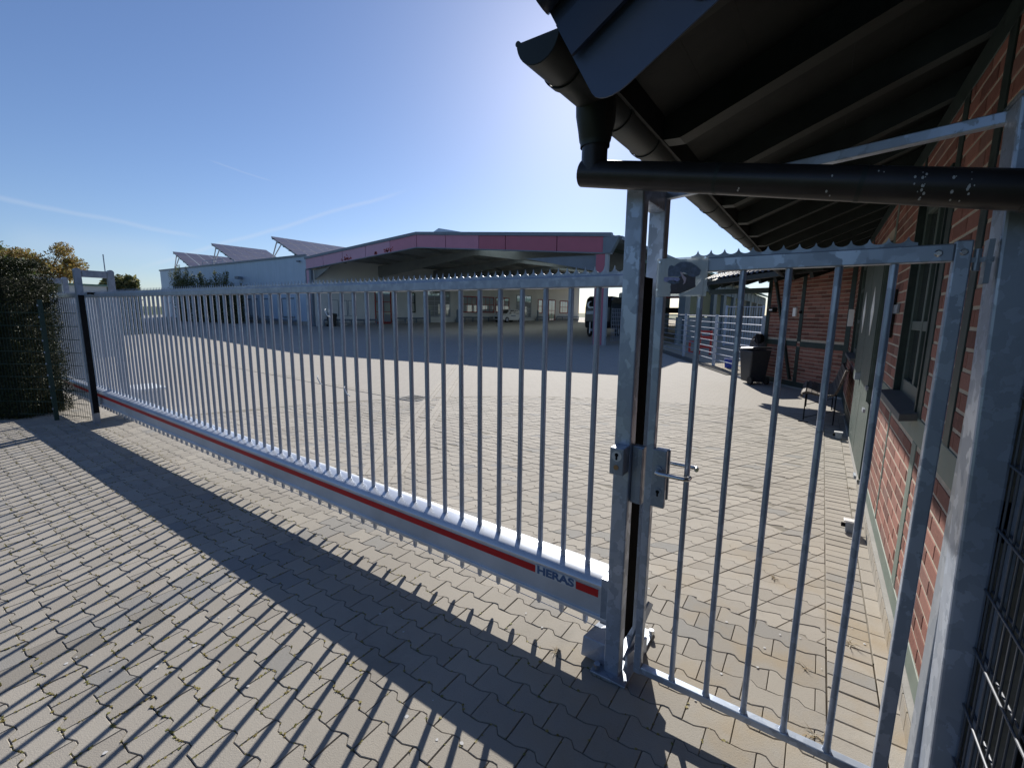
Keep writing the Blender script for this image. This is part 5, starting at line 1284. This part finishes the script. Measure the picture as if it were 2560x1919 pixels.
tree('leafy_tree', 'distant green tree seen past the stable', (-30, 92, 1), 9, 4.5, 'green', 7000, .25, 12, trunk=.3)
def upright_shrub(label, x, y, h, seed):
    rng = random.Random(seed); z = g(y, x); t = thing('tall_shrub', label, 'shrub', (x, y, z), 'shrubs in front of the warehouse')
    st_ = []; mb = MB()
    for i in range(15):
        a = rng.uniform(0, 6.28); b = Vector((x+.5*math.cos(a)*rng.random(), y+.5*math.sin(a)*rng.random(), z)); hh = h*rng.uniform(.7, 1.04); tp = b+Vector((rng.gauss(0, .55), rng.gauss(0, .4), hh)); st_.append((b, tp)); mb.path([b, (b+tp)/2, tp], [.035, .025, .008], 5)
    mb.build('stems', 'bark', t)
    def fn(r):
        b, tp = r.choice(st_); k = r.random()**.8; c = b+(tp-b)*k; q = .28*(1-k)+.07; return c+Vector((r.gauss(0, q), r.gauss(0, q), r.gauss(0, .12)))
    mb = MB(); leaves(mb, fn, 5200, .07, rng); mb.build('leaves', 'shrub', t, fix=False)
for i, (x, y, h, lab) in enumerate(((-56.5, 19.4, 5.0, 'bushy sunlit shrub at the left end of the blue warehouse'), (-54.6, 19.0, 5.5, 'tallest sunlit shrub before the warehouse end'), (-52.2, 19.5, 4.8, 'shrub with slim shoots left of the wall floodlight'),
        (-49.8, 19.6, 4.4, 'half shaded shrub in front of the blue cladding'), (-47.6, 19.8, 4.7, 'dark shrub of thin spires before the blue cladding'), (-45.6, 20.0, 3.9, 'last low shrub towards the first shuttered window'))):
    upright_shrub(lab, x, y, h, 20+i)

# ------------------------------------------------------------------ small things on the paving
rng = random.Random(5); mb = MB()
for _ in range(9000):
    k = rng.randrange(-15, 2); xj = X0+rng.randrange(-40, 9)*PA+(0 if k % 2 == 0 else PA/2)
    if rng.random() < .55: x = xj+rng.gauss(.0, .003); y = Y0+k*HA+rng.uniform(0, HA)
    else: x = xj+rng.uniform(0, PA); y = Y0+k*HA+wave(x-X0-(0 if k % 2 == 0 else PA/2), PA)+rng.gauss(0, .002)
    lush = .5+.5*math.sin(x*2.3+1)*math.sin(y*3.1)
    dens = .9 if x < -1.6 else .25
    if x > .1 or y < -.2 or y > 1.95 or rng.random() > dens*(.35+lush): continue
    mb.tint = rng.random(); s = rng.uniform(.003, .009); a = rng.uniform(0, 6.28)
    dx, dy = s*math.cos(a), s*math.sin(a)
    mb._add([(x-dx, y-dy, -.004), (x+dx, y+dy, -.004), (x+dx*.3+rng.gauss(0, .003), y+dy*.3+rng.gauss(0, .003), rng.uniform(.003, .010))], [(0, 1, 2)])
    mb._add([(x-dx, y-dy, .001), (x+dy, y-dx, .0015), (x+dx, y+dy, .001), (x-dy, y+dx, .002)], [(0, 1, 2, 3)])
o = mb.build('joint_moss', 'moss', fix=False); o['kind'] = 'stuff'
mb = MB()
for (cx, cy, n_, s_) in ((-.10, 3.32, 26, .035), (.05, 3.55, 10, .02), (.30, 2.85, 22, .05), (-.98, 1.86, 30, .03), (.15, 2.08, 18, .06), (-.2, 3.5, 8, .02), (.1, 2.5, 12, .03), (-5.0, 8.5, 5, .03), (.40, 5.6, 20, .05)):
    for _ in range(n_):
        a = rng.uniform(0, 6.28); L = s_*rng.uniform(.5, 1.4); x = cx+rng.gauss(0, s_*.25); y = cy+rng.gauss(0, s_*.25); z = g(y, x); mb.tint = rng.random()
        tx, ty = x+L*math.cos(a), y+L*math.sin(a); w_ = .0022
        mb._add([(x-w_*math.sin(a), y+w_*math.cos(a), z+.001), (x+w_*math.sin(a), y-w_*math.cos(a), z+.001), (tx, ty, z+rng.uniform(.004, L*.5))], [(0, 1, 2)])
o = mb.build('dry_grass_tufts', 'litter', fix=False); o['kind'] = 'stuff'
mb = MB()
for _ in range(150):
    x = rng.uniform(-3, .4); y = rng.uniform(.3, 6); s = rng.uniform(.003, .011)*(1 if rng.random() < .85 else 1.8); z = g(y, x)+.0035; n_ = 7; a0 = rng.uniform(0, 6)
    mb._add([(x+s*rng.uniform(.5, 1)*math.cos(a0+2*math.pi*k/n_), y+s*rng.uniform(.5, 1)*math.sin(a0+2*math.pi*k/n_), z) for k in range(n_)], [tuple(range(n_))])
    mb.t[-n_:] = [.5]*n_
o = mb.build('paving_specks', 'mark', fix=False); o['kind'] = 'stuff'
